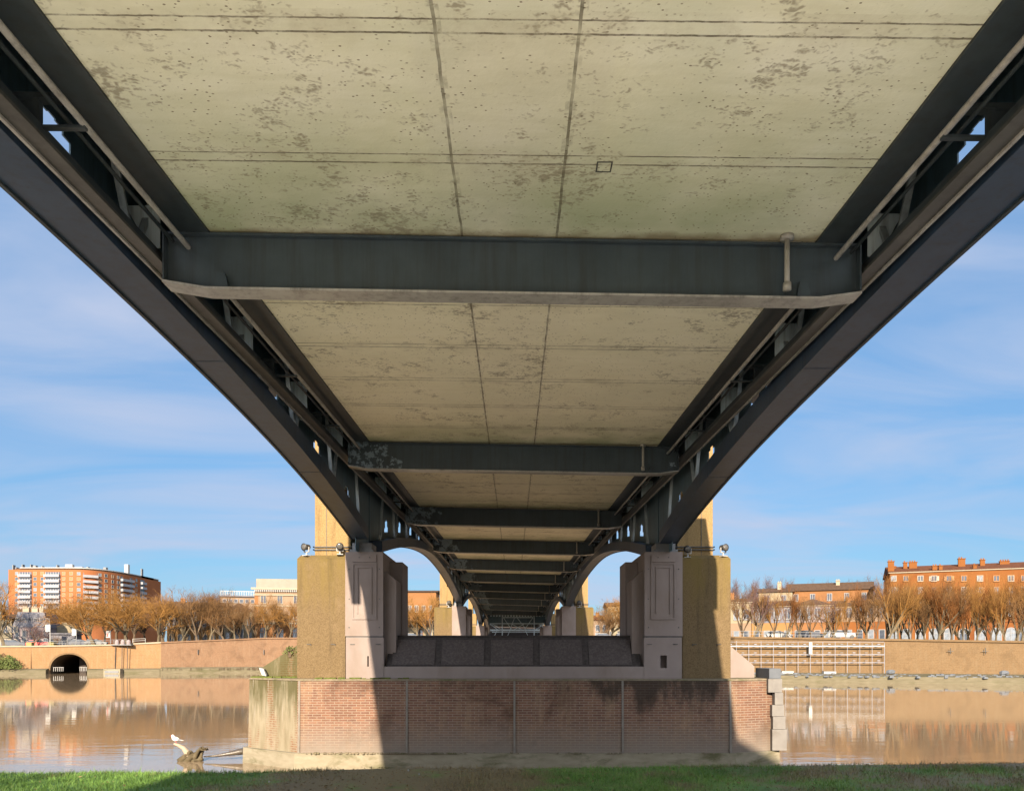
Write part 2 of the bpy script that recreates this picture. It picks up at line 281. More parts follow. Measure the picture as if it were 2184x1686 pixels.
MT = dict(
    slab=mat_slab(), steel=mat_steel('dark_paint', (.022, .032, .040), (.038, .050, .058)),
    beam=mat_steel('beam_paint', (.030, .044, .056), (.048, .066, .080), True),
    rib=mat_steel('rib_paint', (.018, .038, .072), (.034, .058, .10), rough=.42),
    web=mat_steel('blue_black_paint', (.06, .115, .16), (.09, .155, .205)),
    plate=mat_steel('pale_primer', (.58, .72, .82), (.70, .82, .90)),
    chord=mat_steel('chord_paint', (.045, .046, .046), (.080, .080, .076), rough=.4),
    flange=mat_steel('flange_paint', (.26, .25, .24), (.38, .37, .35), rough=.35),
    pipe=mat_simple('galvanised_pipe', (.22, .21, .19), (.34, .32, .29), 4, .45, .5),
    brick=mat_brick('pier_brick', (.36, .185, .115), (.21, .11, .08), (.48, .41, .33), .30, .085, (-3.3, -2.2), pale=(.52, .37, .23), stain=.65, msize=.013),
    block=mat_block(), tower=mat_block('tower_render', .50, .0, (1.0, .86, .66)), strut=mat_steel('strut_paint', (.26, .31, .35), (.36, .42, .46)), copingm=mat_simple('dark_coping', (.10, .085, .06), (.17, .14, .10), 5, .95, .1, .4, .01, c3=(.07, .075, .03)), stained=mat_stained(),
    render=mat_simple('pink_render', (.38, .31, .285), (.45, .37, .34), 1.4, .85, .2, .15, .004, (1, 1, .5), c3=(.35, .275, .235)),
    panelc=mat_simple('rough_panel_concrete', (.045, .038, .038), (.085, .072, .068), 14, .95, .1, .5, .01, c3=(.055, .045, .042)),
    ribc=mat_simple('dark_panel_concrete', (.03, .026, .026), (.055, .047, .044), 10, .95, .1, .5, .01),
    ledge=mat_simple('ledge_concrete', (.40, .35, .25), (.54, .48, .36), 2.2, .9, .15, .3, .01, (1, 1, 3), c3=(.20, .19, .10)),
    moss=mat_simple('moss', (.045, .06, .015), (.10, .115, .03), 9, 1, .05, .9, .03, c3=(.06, .05, .03)),
    joint=mat_simple('pale_mortar', (.40, .35, .30), (.52, .47, .41), 5, .9, .1),
    quoin=mat_simple('white_quoin', (.50, .47, .45), (.62, .59, .56), 2.5, .85, .2, c3=(.42, .38, .34)),
    quoinb=mat_simple('blue_grey_stone', (.24, .27, .32), (.32, .35, .40), 3, .8, .2),
    black=mat_simple('black_metal', (.02, .02, .02), (.05, .05, .05), 3, .5, .4),
    white=mat_simple('white_paint', (.70, .69, .68), (.80, .79, .77), 2, .6, .3),
    scaf=mat_simple('scaffold_metal', (.13, .14, .17), (.19, .20, .24), 2, .5, .4), grey=mat_simple('grey_metal', (.30, .31, .33), (.42, .43, .45), 3, .5, .4),
    lens=mat_glass('lamp_glass', (.45, .42, .38)), water=mat_water(), grass=mat_grass(),
    soil=mat_grass('turf_soil'), bounce_gravel=mat_simple('pale_bounce_gravel', (.76, .72, .63), (.86, .82, .73), 5, .95, .1),
    street=mat_simple('pale_paving', (.36, .33, .28), (.46, .42, .36), .5, .9, .15),
    wall_l=mat_brick('quay_brick_peach', (.60, .35, .17), (.54, .31, .15), (.62, .44, .27), .6, .3, pale=(.66, .47, .30), stain=.12, msize=.02),
    wall_m=mat_brick('quay_brick_brown', (.44, .26, .155), (.38, .22, .135), (.46, .33, .21), .6, .25, pale=(.52, .37, .25), stain=.3, msize=.02),
    wall_r=mat_brick('quay_brick_tan', (.48, .31, .165), (.42, .27, .14), (.50, .36, .21), .6, .25, pale=(.52, .38, .23), stain=.22, msize=.02),
    berm=mat_simple('berm_stone', (.27, .235, .15), (.40, .35, .24), .7, .95, .1, .4, .05, (1, 1, 5), c3=(.22, .21, .11)),
    tunnel=mat_simple('tunnel_lining', (.06, .048, .036), (.11, .09, .065), .6, .95, .1),
    orange=mat_simple('apartment_brick', (.50, .175, .065), (.56, .21, .085), .12, .9, .15),
    bigw=mat_simple('orange_render', (.46, .165, .045), (.54, .215, .06), .35, .9, .15, c3=(.38, .13, .04)),
    ochre=mat_simple('ochre_render', (.50, .27, .10), (.60, .34, .14), .3, .9, .15, c3=(.42, .22, .09)),
    brickf=mat_simple('facade_brick', (.40, .19, .075), (.48, .23, .10), .4, .9, .15),
    cream=mat_simple('cream_render', (.54, .45, .30), (.62, .53, .37), .3, .9, .15, c3=(.46, .38, .26)),
    pinkw=mat_simple('pink_tan_render', (.48, .33, .22), (.56, .40, .28), .3, .9, .15, c3=(.40, .27, .18)),
    slate=mat_simple('slate', (.07, .07, .085), (.12, .12, .14), .6, .7, .3, stretch=(1, 1, 4)),
    shadew=mat_simple('grey_violet_wall', (.15, .125, .13), (.21, .175, .18), .5, .85, .2),
    tile=mat_simple('roof_tile', (.26, .10, .05), (.34, .14, .07), .8, .9, .1, stretch=(3, 1, 1), c3=(.20, .085, .05)),
    tileb=mat_simple('brown_roof_tile', (.16, .10, .065), (.24, .15, .10), .8, .9, .1, stretch=(3, 1, 1)),
    stone=mat_simple('trim_stone', (.60, .50, .36), (.70, .60, .46), .5, .85, .2),
    frame=mat_simple('window_trim', (.60, .52, .42), (.70, .62, .52), .5, .7, .3),
    framew=mat_simple('white_joinery', (.58, .57, .58), (.68, .67, .68), .5, .6, .3),
    balc=mat_simple('balcony_front', (.52, .53, .58), (.60, .61, .66), .5, .7, .3),
    pane=mat_glass('dark_pane', (.055, .065, .085)), panel=mat_glass('pale_pane', (.15, .17, .20)),
    shutter=mat_simple('closed_shutter', (.46, .40, .33), (.54, .48, .40), .6, .8, .2),
    oshut=mat_simple('orange_shutter', (.56, .29, .13), (.62, .34, .17), .6, .8, .2),
    bark=mat_simple('plane_bark', (.24, .19, .12), (.38, .31, .21), 1.5, .95, .1),
    barkd=mat_simple('dark_bark', (.06, .045, .03), (.11, .08, .055), 1.5, .95, .1),
    twig=mat_simple('orange_twigs', (.34, .165, .045), (.46, .25, .08), .35, .95, .1),
    twigb=mat_simple('brown_twigs', (.20, .11, .05), (.30, .17, .075), .35, .95, .1),
    twigr=mat_simple('rust_twigs', (.30, .115, .035), (.42, .18, .06), .35, .95, .1), twigp=mat_simple('purple_twigs', (.20, .12, .11), (.29, .18, .16), .35, .95, .1),
    drift=mat_simple('driftwood', (.20, .155, .085), (.48, .39, .24), 5, .9, .15, .8, .03, c3=(.07, .055, .03)),
    driftp=mat_simple('bleached_wood', (.56, .44, .32), (.68, .55, .42), 5, .9, .15, .4, .01),
    wetwood=mat_simple('wet_bark', (.035, .028, .022), (.075, .06, .045), 4, .35, .5, .6, .02),
    leaf=mat_simple('bush_leaves', (.05, .075, .02), (.11, .13, .04), 2, .8, .2),
    feather=mat_simple('white_feathers', (.76, .74, .72), (.82, .80, .78), 8, .8, .2),
    wing=mat_simple('grey_feathers', (.14, .15, .18), (.22, .23, .26), 8, .8, .2),
    red=mat_simple('red_paint', (.42, .05, .04), (.5, .08, .06), 3, .4, .5),
    carb=mat_simple('dark_car_paint', (.04, .045, .06), (.06, .065, .08), 3, .3, .5),
    planter=mat_simple('planter_box', (.50, .42, .16), (.58, .48, .2), 3, .8, .2),
)
for k_, f_ in dict(stained=.85, wall_l=.62, wall_m=.62, wall_r=.52, bigw=.56, twigr=.6, twigp=.7, ochre=.7, brickf=.75, cream=.66, pinkw=.66, orange=.78, stone=.7, white=.75, framew=.6, frame=.7, balc=.7, berm=.6, street=.7, twig=.8, twigb=.85, bark=.62, ledge=.75, quoin=.5, render=.86, brick=.85, planter=.7, oshut=.75, shutter=.7, joint=.62, tile=.55, tileb=.65, drift=.42, lens=.45, quoinb=.6, grey=.62, water=.9, driftp=.8).items():
    t_ = MT[k_].node_tree; b_ = t_.nodes['Principled BSDF']
    if not b_.inputs['Base Color'].links: continue
    l_ = b_.inputs['Base Color'].links[0].from_socket
    f_ *= .50; t_.links.new(mix(t_, 1.0, l_, (f_, f_, f_), 'MULTIPLY'), b_.inputs['Base Color'])
# ================================================================== SETTING
def gz(x, y):
    z = E-1.66+.010*x+.05*mnoise.noise(Vector((x*.35, y*.35, 2)))
    if y > 11.2: z -= (y-11.2)**1.35*.42
    return max(z, -2.2)
mb = MB(); xs = list(np.arange(-24, 24.1, .5)); xs = [-900, -300, -120, -60, -35]+xs+[35, 60, 120, 300, 900]
ys = [-900, -200, -60, -20, -5, 2, 5]+list(np.arange(7, 18.1, .35))
for y in ys:
    for x in xs: mb.v.append((x, y, gz(x, y)))
nx = len(xs)
for j in range(len(ys)-1):
    for i in range(nx-1): a = j*nx+i; mb.f.append((a, a+1, a+1+nx, a+nx))
tag(mb.build('ground', MT['soil'], smooth=True), kind='structure')
mb = MB()                    # added unseen reflector that bounces sun under the deck: pale path behind the turf
mb.add([(-160, -120, 2.30+E-3.9), (-14, -120, 2.34), (-14, 4, 2.34), (-160, 4, 2.34)], [(0, 1, 2, 3)])
mb.v = []; mb.f = []
for (x0, x1) in ((-200, 200),):
    n = 16
    for j, y in enumerate((-140, -40, 2, 8.2)):
        for i in range(n+1):
            x = x0+(x1-x0)*i/n; mb.v.append((x, y, gz(x, y)+.12+abs(x)*.0))
    for j in range(3):
        for i in range(n): a = j*(n+1)+i; mb.f.append((a, a+1, a+n+2, a+n+1))
for sx in (-1, 1):
    xq = [10.5+k*5 for k in range(9)]
    for x in xq:
        for y in (8.3, 9.6, 11.0): mb.v.append((sx*x, y, gz(sx*x, y)+.12))
    o_ = len(mb.v)-27
    for i in range(8):
        for j in range(2): a = o_+i*3+j; mb.f.append((a, a+3, a+4, a+1))
tag(mb.build('bounce_path', MT['bounce_gravel']), kind='structure')
# river
mb = MB(); mb.add([(-2500, 9, 0), (2500, 9, 0), (2500, 900, 0), (-2500, 900, 0)], [(0, 1, 2, 3)])
tag(mb.build('river_water', MT['water']), kind='structure')
mb = MB(); mb.add([(-2500, -400, -3), (2500, -400, -3), (2500, 900, -3), (-2500, 900, -3)], [(0, 1, 2, 3)])
tag(mb.build('river_bed', MT['soil']), kind='structure')
# quay plan: (X, Y, top z)
QD = Vector((.927, -.375))
QP = [(-420, 60, 5.2), (-140, 141, 5.3), (-97, 154.6, 5.62), (-84, 158.6, 5.92), (-74, 161.4, 6.5), (-54, 168, 7.55), (-10, 172, 7.7), (18, 150, 7.4), (35, 122, 6.7), (71, 107.4, 5.75), (210, 51, 5.6)]
mb = MB(); q = [(x, y+.4, z-.35) for x, y, z in QP]
n = len(q); far = [(-3500, 60), (-2500, 3200), (-900, 3400), (-500, 3400), (-250, 3400), (-100, 3400), (0, 3400), (120, 3400), (400, 3400), (2600, 3200), (3600, 51)]
mb.add(q+[(x, y, 6) for x, y in far], [(i, i+1, n+i+1, n+i) for i in range(n-1)])
tag(mb.build('street', MT['street']), kind='structure')
def wallseg(mb, a, b, z0=-2.5, th=.8, bat=.5):
    d = Vector((b[0]-a[0], b[1]-a[1], 0)).normalized(); nrm = Vector((-d.y, d.x, 0))
    A = Vector((a[0], a[1], 0)); B = Vector((b[0], b[1], 0)); Z = Vector((0, 0, 1))
    mb.hexa([A-nrm*bat+Z*z0, B-nrm*bat+Z*z0, B+nrm*th+Z*z0, A+nrm*th+Z*z0, A+Z*a[2], B+Z*b[2], B+nrm*th+Z*b[2], A+nrm*th+Z*a[2]])
def coping(mb, a, b, w=.25, h=.22):
    d = Vector((b[0]-a[0], b[1]-a[1], 0)).normalized(); nrm = Vector((-d.y, d.x, 0)); Z = Vector((0, 0, 1))
    A = Vector(a); B = Vector(b)
    mb.hexa([A-nrm*w-Z*h, B-nrm*w-Z*h, B+nrm*.9-Z*h, A+nrm*.9-Z*h, A-nrm*w+Z*.06, B-nrm*w+Z*.06, B+nrm*.9+Z*.06, A+nrm*.9+Z*.06])
# quay wall, left reach (peach) with the tunnel mouth between QP[2] and QP[3]
def lerp(a, b, t): return tuple(a[i]+(b[i]-a[i])*t for i in range(len(a)))
wl = thing('quay_wall', 'sunlit peach brick quay wall pierced by the dark tunnel arch', 'quay wall')
mb = MB(); wallseg(mb, QP[0], QP[1]); wallseg(mb, QP[1], QP[2]); wallseg(mb, QP[3], lerp(QP[3], QP[4], 1))
A = QP[2]; B = QP[3]; L = math.dist(A[:2], B[:2]); d = Vector(((B[0]-A[0])/L, (B[1]-A[1])/L, 0)); nr = Vector((-d.y, d.x, 0))
def ap(s, z, o=0): t = s/L; return Vector((A[0], A[1], 0))+d*s+nr*o+Vector((0, 0, z))
def topz(s): return A[2]+(B[2]-A[2])*s/L
xa = (107-1096)/F; xb = (187-1096)/F
sa = (xa*A[1]-A[0])/(d.x-xa*d.y); sb = (xb*A[1]-A[0])/(d.x-xb*d.y); cs = (sa+sb)/2; hw = (sb-sa)/2; hz = E+(1395-1394)/F*152
arch = []
for i in range(25):
    a = math.pi*(1-i/24); arch.append((cs+hw*math.cos(a), .55+(hz-.55)*math.sin(a)**.85 if 0 < i < 24 else .5))
for (s0, s1) in ((0, sa), (sb, L)):
    mb.hexa([ap(s0, -2.5), ap(s1, -2.5), ap(s1, -2.5, .8), ap(s0, -2.5, .8), ap(s0, topz(s0)), ap(s1, topz(s1)), ap(s1, topz(s1), .8), ap(s0, topz(s0), .8)])
for i in range(24):
    (s0, z0), (s1, z1) = arch[i], arch[i+1]
    mb.hexa([ap(s0, z0), ap(s1, z1), ap(s1, z1, .8), ap(s0, z0, .8), ap(s0, topz(s0)), ap(s1, topz(s1)), ap(s1, topz(s1), .8), ap(s0, topz(s0), .8)])
mb.build('brick_face', MT['wall_l'], wl)
mb = MB()
for a, b in ((0, 1), (1, 2), (2, 3), (3, 4)): coping(mb, QP[a], QP[b])
mb.build('coping', MT['stone'], wl)
mb = MB()
for i in range(24):
    (s0, z0), (s1, z1) = arch[i], arch[i+1]
    c0 = .28*(s0-cs)/hw; c1 = .28*(s1-cs)/hw
    mb.add([ap(s0, z0, -.06), ap(s1, z1, -.06), ap(s1+c1, z1+.32, -.06), ap(s0+c0, z0+.32, -.06), ap(s0, z0, .02), ap(s1, z1, .02), ap(s1+c1, z1+.32, .02), ap(s0+c0, z0+.32, .02)],
           [(0, 1, 2, 3), (0, 4, 5, 1), (3, 2, 6, 7)])
mb.build('arch_ring', MT['wall_r'], wl)
mb = MB()
for i in range(24):
    (s0, z0), (s1, z1) = arch[i], arch[i+1]
    mb.add([ap(s0, z0, .1), ap(s1, z1, .1), ap(s1, z1-1, 26), ap(s0, z0-1, 26)], [(0, 1, 2, 3)])
mb.add([ap(sa, -2, .1), ap(sa, .6, .1), ap(sa, .6, 26), ap(sa, -2, 26)], [(0, 1, 2, 3)]); mb.add([ap(sb, -2, .1), ap(sb, .6, .1), ap(sb, .6, 26), ap(sb, -2, 26)], [(0, 1, 2, 3)])
mb.add([ap(sa-1, -2, 26), ap(sb+1, -2, 26), ap(sb+1, 6, 26), ap(sa-1, 6, 26)], [(0, 1, 2, 3)])
mb.build('tunnel_lining', MT['tunnel'], wl)
mb = MB(); mb.hexa([ap(cs+.8, -1, 5), ap(cs+2.0, -1, 5), ap(cs+2.0, -1, 6), ap(cs+.8, -1, 6), ap(cs+.8, 3.4, 5), ap(cs+2.0, 3.4, 5), ap(cs+2.0, 3.4, 6), ap(cs+.8, 3.4, 6)])
mb.build('lock_pier', MT['ribc'], wl)
mb = MB()
for s in list(np.linspace(sa+.5, sa+2.2, 6))+list(np.linspace(sb-1.5, sb-.3, 5)):
    mb.bar(ap(s, .5, .5), ap(s, 1.3, .5), .07, .07)
mb.bar(ap(sa+.4, 1.3, .5), ap(sa+2.3, 1.3, .5), .06, .06); mb.bar(ap(sb-1.6, 1.3, .5), ap(sb-.2, 1.3, .5), .06, .06)
mb.build('lock_railing', MT['white'], wl)
# middle and right reaches
wm = thing('quay_wall', 'long brown brick quay wall left of the nearest bridge pier', 'quay wall')
mb = MB(); wallseg(mb, QP[4], QP[5]); wallseg(mb, QP[5], QP[6]); mb.build('brick_face', MT['wall_m'], wm)
mb = MB(); coping(mb, QP[4], QP[5]); coping(mb, QP[5], QP[6]); mb.build('coping', MT['wall_m'], wm)
mb = MB()
dm = Vector((QP[5][0]-QP[4][0], QP[5][1]-QP[4][1], 0))
for t, zt in ((.35, .75), (.98, .8)):
    p = Vector((QP[4][0], QP[4][1], 0))+dm*t; mb.box(p.x-.07, p.x+.07, p.y-.55, p.y-.1, 3.9, 4.9)
mb.build('iron_stay', MT['black'], wm)
wr = thing('quay_wall', 'tan brick quay wall behind the metal scaffold on the right bank', 'quay wall')
mb = MB(); wallseg(mb, QP[6], QP[7]); wallseg(mb, QP[7], QP[8]); wallseg(mb, QP[8], QP[9]); wallseg(mb, QP[9], QP[10]); mb.build('brick_face', MT['wall_r'], wr)
mb = MB(); [coping(mb, QP[i], QP[i+1]) for i in (6, 7, 8, 9)]; mb.build('coping', MT['wall_r'], wr)
def qr(t, off=0, z=0): return Vector((35+QD.x*t-(-QD.y)*0+QD.y*0, 122+QD.y*t, z))+Vector((-QD.y, QD.x, 0))*off   # along the right quay, off>0 = inland
def tq(x):                  # parameter on the right quay line seen at frame x
    k = (x-1096)/F; return (k*122-35)/(QD.x-k*QD.y)
for px in (2026, 2100):
    t = tq(px); m = MB(); p = qr(t, -.55, 4.4); m.bar(p-Vector((0, 0, .45)), p+Vector((0, 0, .45)), .07, .07); m.bar(p-Vector((.35, -.14, 0)), p+Vector((.35, -.14, 0)), .07, .07); m.build('iron_anchor', MT['black'], wr)
# berm ledges at the foot
mb = MB()
def bermseg(a, b, w, z):
    d = Vector((b[0]-a[0], b[1]-a[1], 0)).normalized(); nrm = Vector((-d.y, d.x, 0)); A = Vector((a[0], a[1], 0)); B = Vector((b[0], b[1], 0)); Z = Vector((0, 0, 1))
    mb.hexa([A-nrm*w*1.15-Z*2.6, B-nrm*w*1.15-Z*2.6, B-Z*2.6, A-Z*2.6, A-nrm*w+Z*z*.75, B-nrm*w+Z*z*.75, B+Z*z, A+Z*z])
bermseg(QP[0], QP[1], 3, 1.3); bermseg(QP[1], ap(sa-.3, 0), 2.0, 1.1); bermseg(ap(sb+.2, 0), QP[3], 1.5, 1.0); bermseg(QP[3], QP[4], 1.5, 1.1); bermseg(QP[4], QP[5], 1.5, 1.3); bermseg(QP[5], QP[6], 1.5, 1.3)
bermseg(QP[6], QP[7], 2, 1.2); bermseg(QP[7], QP[8], 3, 1.2); bermseg(QP[8], QP[9], 9, 1.15); bermseg(QP[9], QP[10], 9, 1.15)
tag(mb.build('bank', MT['berm']), kind='structure')

# ================================================================== BRIDGE
def rise(Y):
    s = .0305
    if Y < 35: return s*Y
    return s*35+s*((Y-35)-(Y-35)**2/130)
def cf(Y): return .011+.017*max(0, min(1, (Y-10)/80))
def bz(X, Y, h): return E+h+rise(Y)-X*cf(Y)
HS = 5.364; D0 = 10.52; DB = 11.56
Y0, Y1 = -9.8, 168  # deck cut short behind the camera so sun reaches the ground below
bridge = thing('bridge', 'long dark steel arch bridge with a pale concrete deck overhead, carried on brick river piers', 'bridge')
stations = [Y0+i*1.16 for i in range(int((Y1-Y0)/1.16)+1)]
def strip(x0, x1, h0, h1, st=stations):
    mb = MB(); n = len(st)
    for y in st:
        for (x, h) in ((x0, h0), (x1, h0), (x1, h1), (x0, h1)): mb.v.append((x, y, bz(x, y, h)))
    for i in range(n-1):
        for k in range(4): a = 4*i+k; b = 4*i+(k+1) % 4; mb.f.append((a, b, b+4, a+4))
    mb.f.append((3, 2, 1, 0)); mb.f.append(tuple(4*(n-1)+k for k in range(4))); return mb
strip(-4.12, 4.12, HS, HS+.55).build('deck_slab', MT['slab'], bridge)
for sg in (-1, 1):
    o = strip(min(sg*4.125, sg*4.55), max(sg*4.125, sg*4.55), HS-.03, HS+.5); o.build('edge_girder', MT['steel'], bridge)
    o = strip(min(sg*4.555, sg*6.1), max(sg*4.555, sg*6.1), 6.90, 7.02); o.build('footway_slab', MT['steel'], bridge)
    o = strip(min(sg*4.56, sg*4.60), max(sg*4.56, sg*4.60), HS+.1, 6.898); o.build('girder_web', MT['steel'], bridge)
    st2 = [y for y in stations if 15 < y < 20.5]
    strip(min(sg*6.102, sg*6.42), max(sg*6.102, sg*6.42), 6.1, 7.5, st2).build('refuge', MT['steel'], bridge)
    # lower chord: brown flange under a dark web
    strip(min(sg*4.76, sg*4.95), max(sg*4.76, sg*4.95), 4.93, 4.97).build('chord_flange', MT['chord'], bridge)
    strip(min(sg*4.84, sg*4.87), max(sg*4.84, sg*4.87), 4.971, 5.14).build('chord_web', MT['steel'], bridge)
    strip(min(sg*4.95, sg*4.985), max(sg*4.95, sg*4.985), 4.90, 5.02).build('chord_lip', MT['flange'], bridge)
    # service pipe and cable tray
    mb = MB(); mb.tube([(sg*4.42, y, bz(sg*4.42, y, 5.16)) for y in stations], .035, 8); mb.build('service_pipe', MT['flange'], bridge, True)
    mb = MB(); mb.tube([(sg*4.63, y, bz(sg*4.63, y, 5.24)) for y in stations], .025, 6); mb.build('service_pipe', MT['steel'], bridge, True)
# railing above (casts the shade seen on the pier)
for sg in (-1, 1):
    mb = MB()
    X = sg*6.0
    for i in range(len(stations)-1):
        a, b = stations[i], stations[i+1]
        if b > 90: break
        for h in (7.2, 7.6, 8.0): mb.bar((X, a, bz(X, a, h)), (X, b, bz(X, b, h)), .06, .06)
        mb.bar((X, a, bz(X, a, 7.02)), (X, a, bz(X, a, 8.02)), .08, .08)
    mb.build('railing', MT['steel'], bridge)
mb = MB(); hz_ = HS-.006
for (u0, u1, w0, w1) in ((.95, 1.13, 8.78, 8.795), (.95, 1.13, 8.965, 8.98), (.95, .965, 8.80, 8.96), (1.115, 1.13, 8.80, 8.96)): mb.box(u0, u1, w0, w1, bz(u0, w0, hz_), bz(u0, w0, HS+.02))
mb.build('access_hatch', MT['chord'], bridge)
for sg in (-1, 1):
    for ft in (27.0, 73.5, 120.0):
        mb = MB(); x0, x1 = sorted((sg*5.47, sg*5.49)); zb_ = (E+3.6 if ft < 30 else E+4.6)
        mb.hexa([(x0, ft-.4, zb_), (x1, ft-.4, zb_), (x1, ft+2.2, zb_), (x0, ft+2.2, zb_), (x0, ft-.4, bz(x0, ft, 6.89)), (x1, ft-.4, bz(x0, ft, 6.89)), (x1, ft+2.2, bz(x0, ft+2.2, 6.89)), (x0, ft+2.2, bz(x0, ft+2.2, 6.89))]); mb.build('pier_web', MT['web'], bridge)
# cross beams
def crossbeam(Yb):
    mb = MB(); W = 4.72; Y = Yb
    def q(x, dy, h): return (x, Y+dy+x*.012, bz(x, Y, h))
    mb.prism([q(-W, -.012, 4.66), q(-4.15, -.012, 4.575), q(4.15, -.012, 4.575), q(W, -.012, 4.66), q(W, -.012, 5.30), q(-W, -.012, 5.30)],
             [q(-W, .012, 4.66), q(-4.15, .012, 4.575), q(4.15, .012, 4.575), q(W, .012, 4.66), q(W, .012, 5.30), q(-W, .012, 5.30)])
    mb.prism([q(-W, -.08, 5.302), q(W, -.08, 5.302), q(W, -.08, 5.335), q(-W, -.08, 5.335)], [q(-W, .08, 5.302), q(W, .08, 5.302), q(W, .08, 5.335), q(-W, .08, 5.335)])
    for X in (-W+.012, W-.012): mb.prism([q(X-.01, -.14, 4.67), q(X+.01, -.14, 4.67), q(X+.01, -.14, 5.30), q(X-.01, -.14, 5.30)], [q(X-.01, .14, 4.67), q(X+.01, .14, 4.67), q(X+.01, .14, 5.30), q(X-.01, .14, 5.30)])
    for X in (-3.95, 3.95): mb.prism([q(X-.10, -.10, 4.58), q(X+.10, -.10, 4.58), q(X+.05, -.10, 4.78), q(X-.06, -.10, 4.80)], [q(X-.10, -.013, 4.58), q(X+.10, -.013, 4.58), q(X+.05, -.013, 4.78), q(X-.06, -.013, 4.80)])
    o = mb.build('cross_beam', MT['beam'], bridge)
    mb = MB(); pf = [(-W, 4.655), (-4.15, 4.57), (-3.9, 4.568), (3.9, 4.568), (4.15, 4.57), (W, 4.655)]
    for i in range(len(pf)-1):
        (x0, h0), (x1, h1) = pf[i], pf[i+1]
        mb.hexa([q(x0, -.15, h0-.03), q(x1, -.15, h1-.03), q(x1, .15, h1-.03), q(x0, .15, h0-.03), q(x0, -.15, h0), q(x1, -.15, h1), q(x1, .15, h1), q(x0, .15, h0)])
    mb.build('bottom_flange', MT['flange'], o)
    mb = MB(); X = 3.68; mb.tube([q(X, -.20, 4.68), q(X, -.20, 5.36)], .036, 10); mb.tube([q(X, -.20, 5.30), q(X, -.20, 5.362)], .09, 10); mb.tube([q(X, -.20, 4.62), q(X, -.20, 4.72)], .055, 10)
    mb.build('drain_pipe', MT['pipe'], bridge, True)
beams = [D0+DB*k for k in range(-1, 14)]
for y in beams: crossbeam(y)
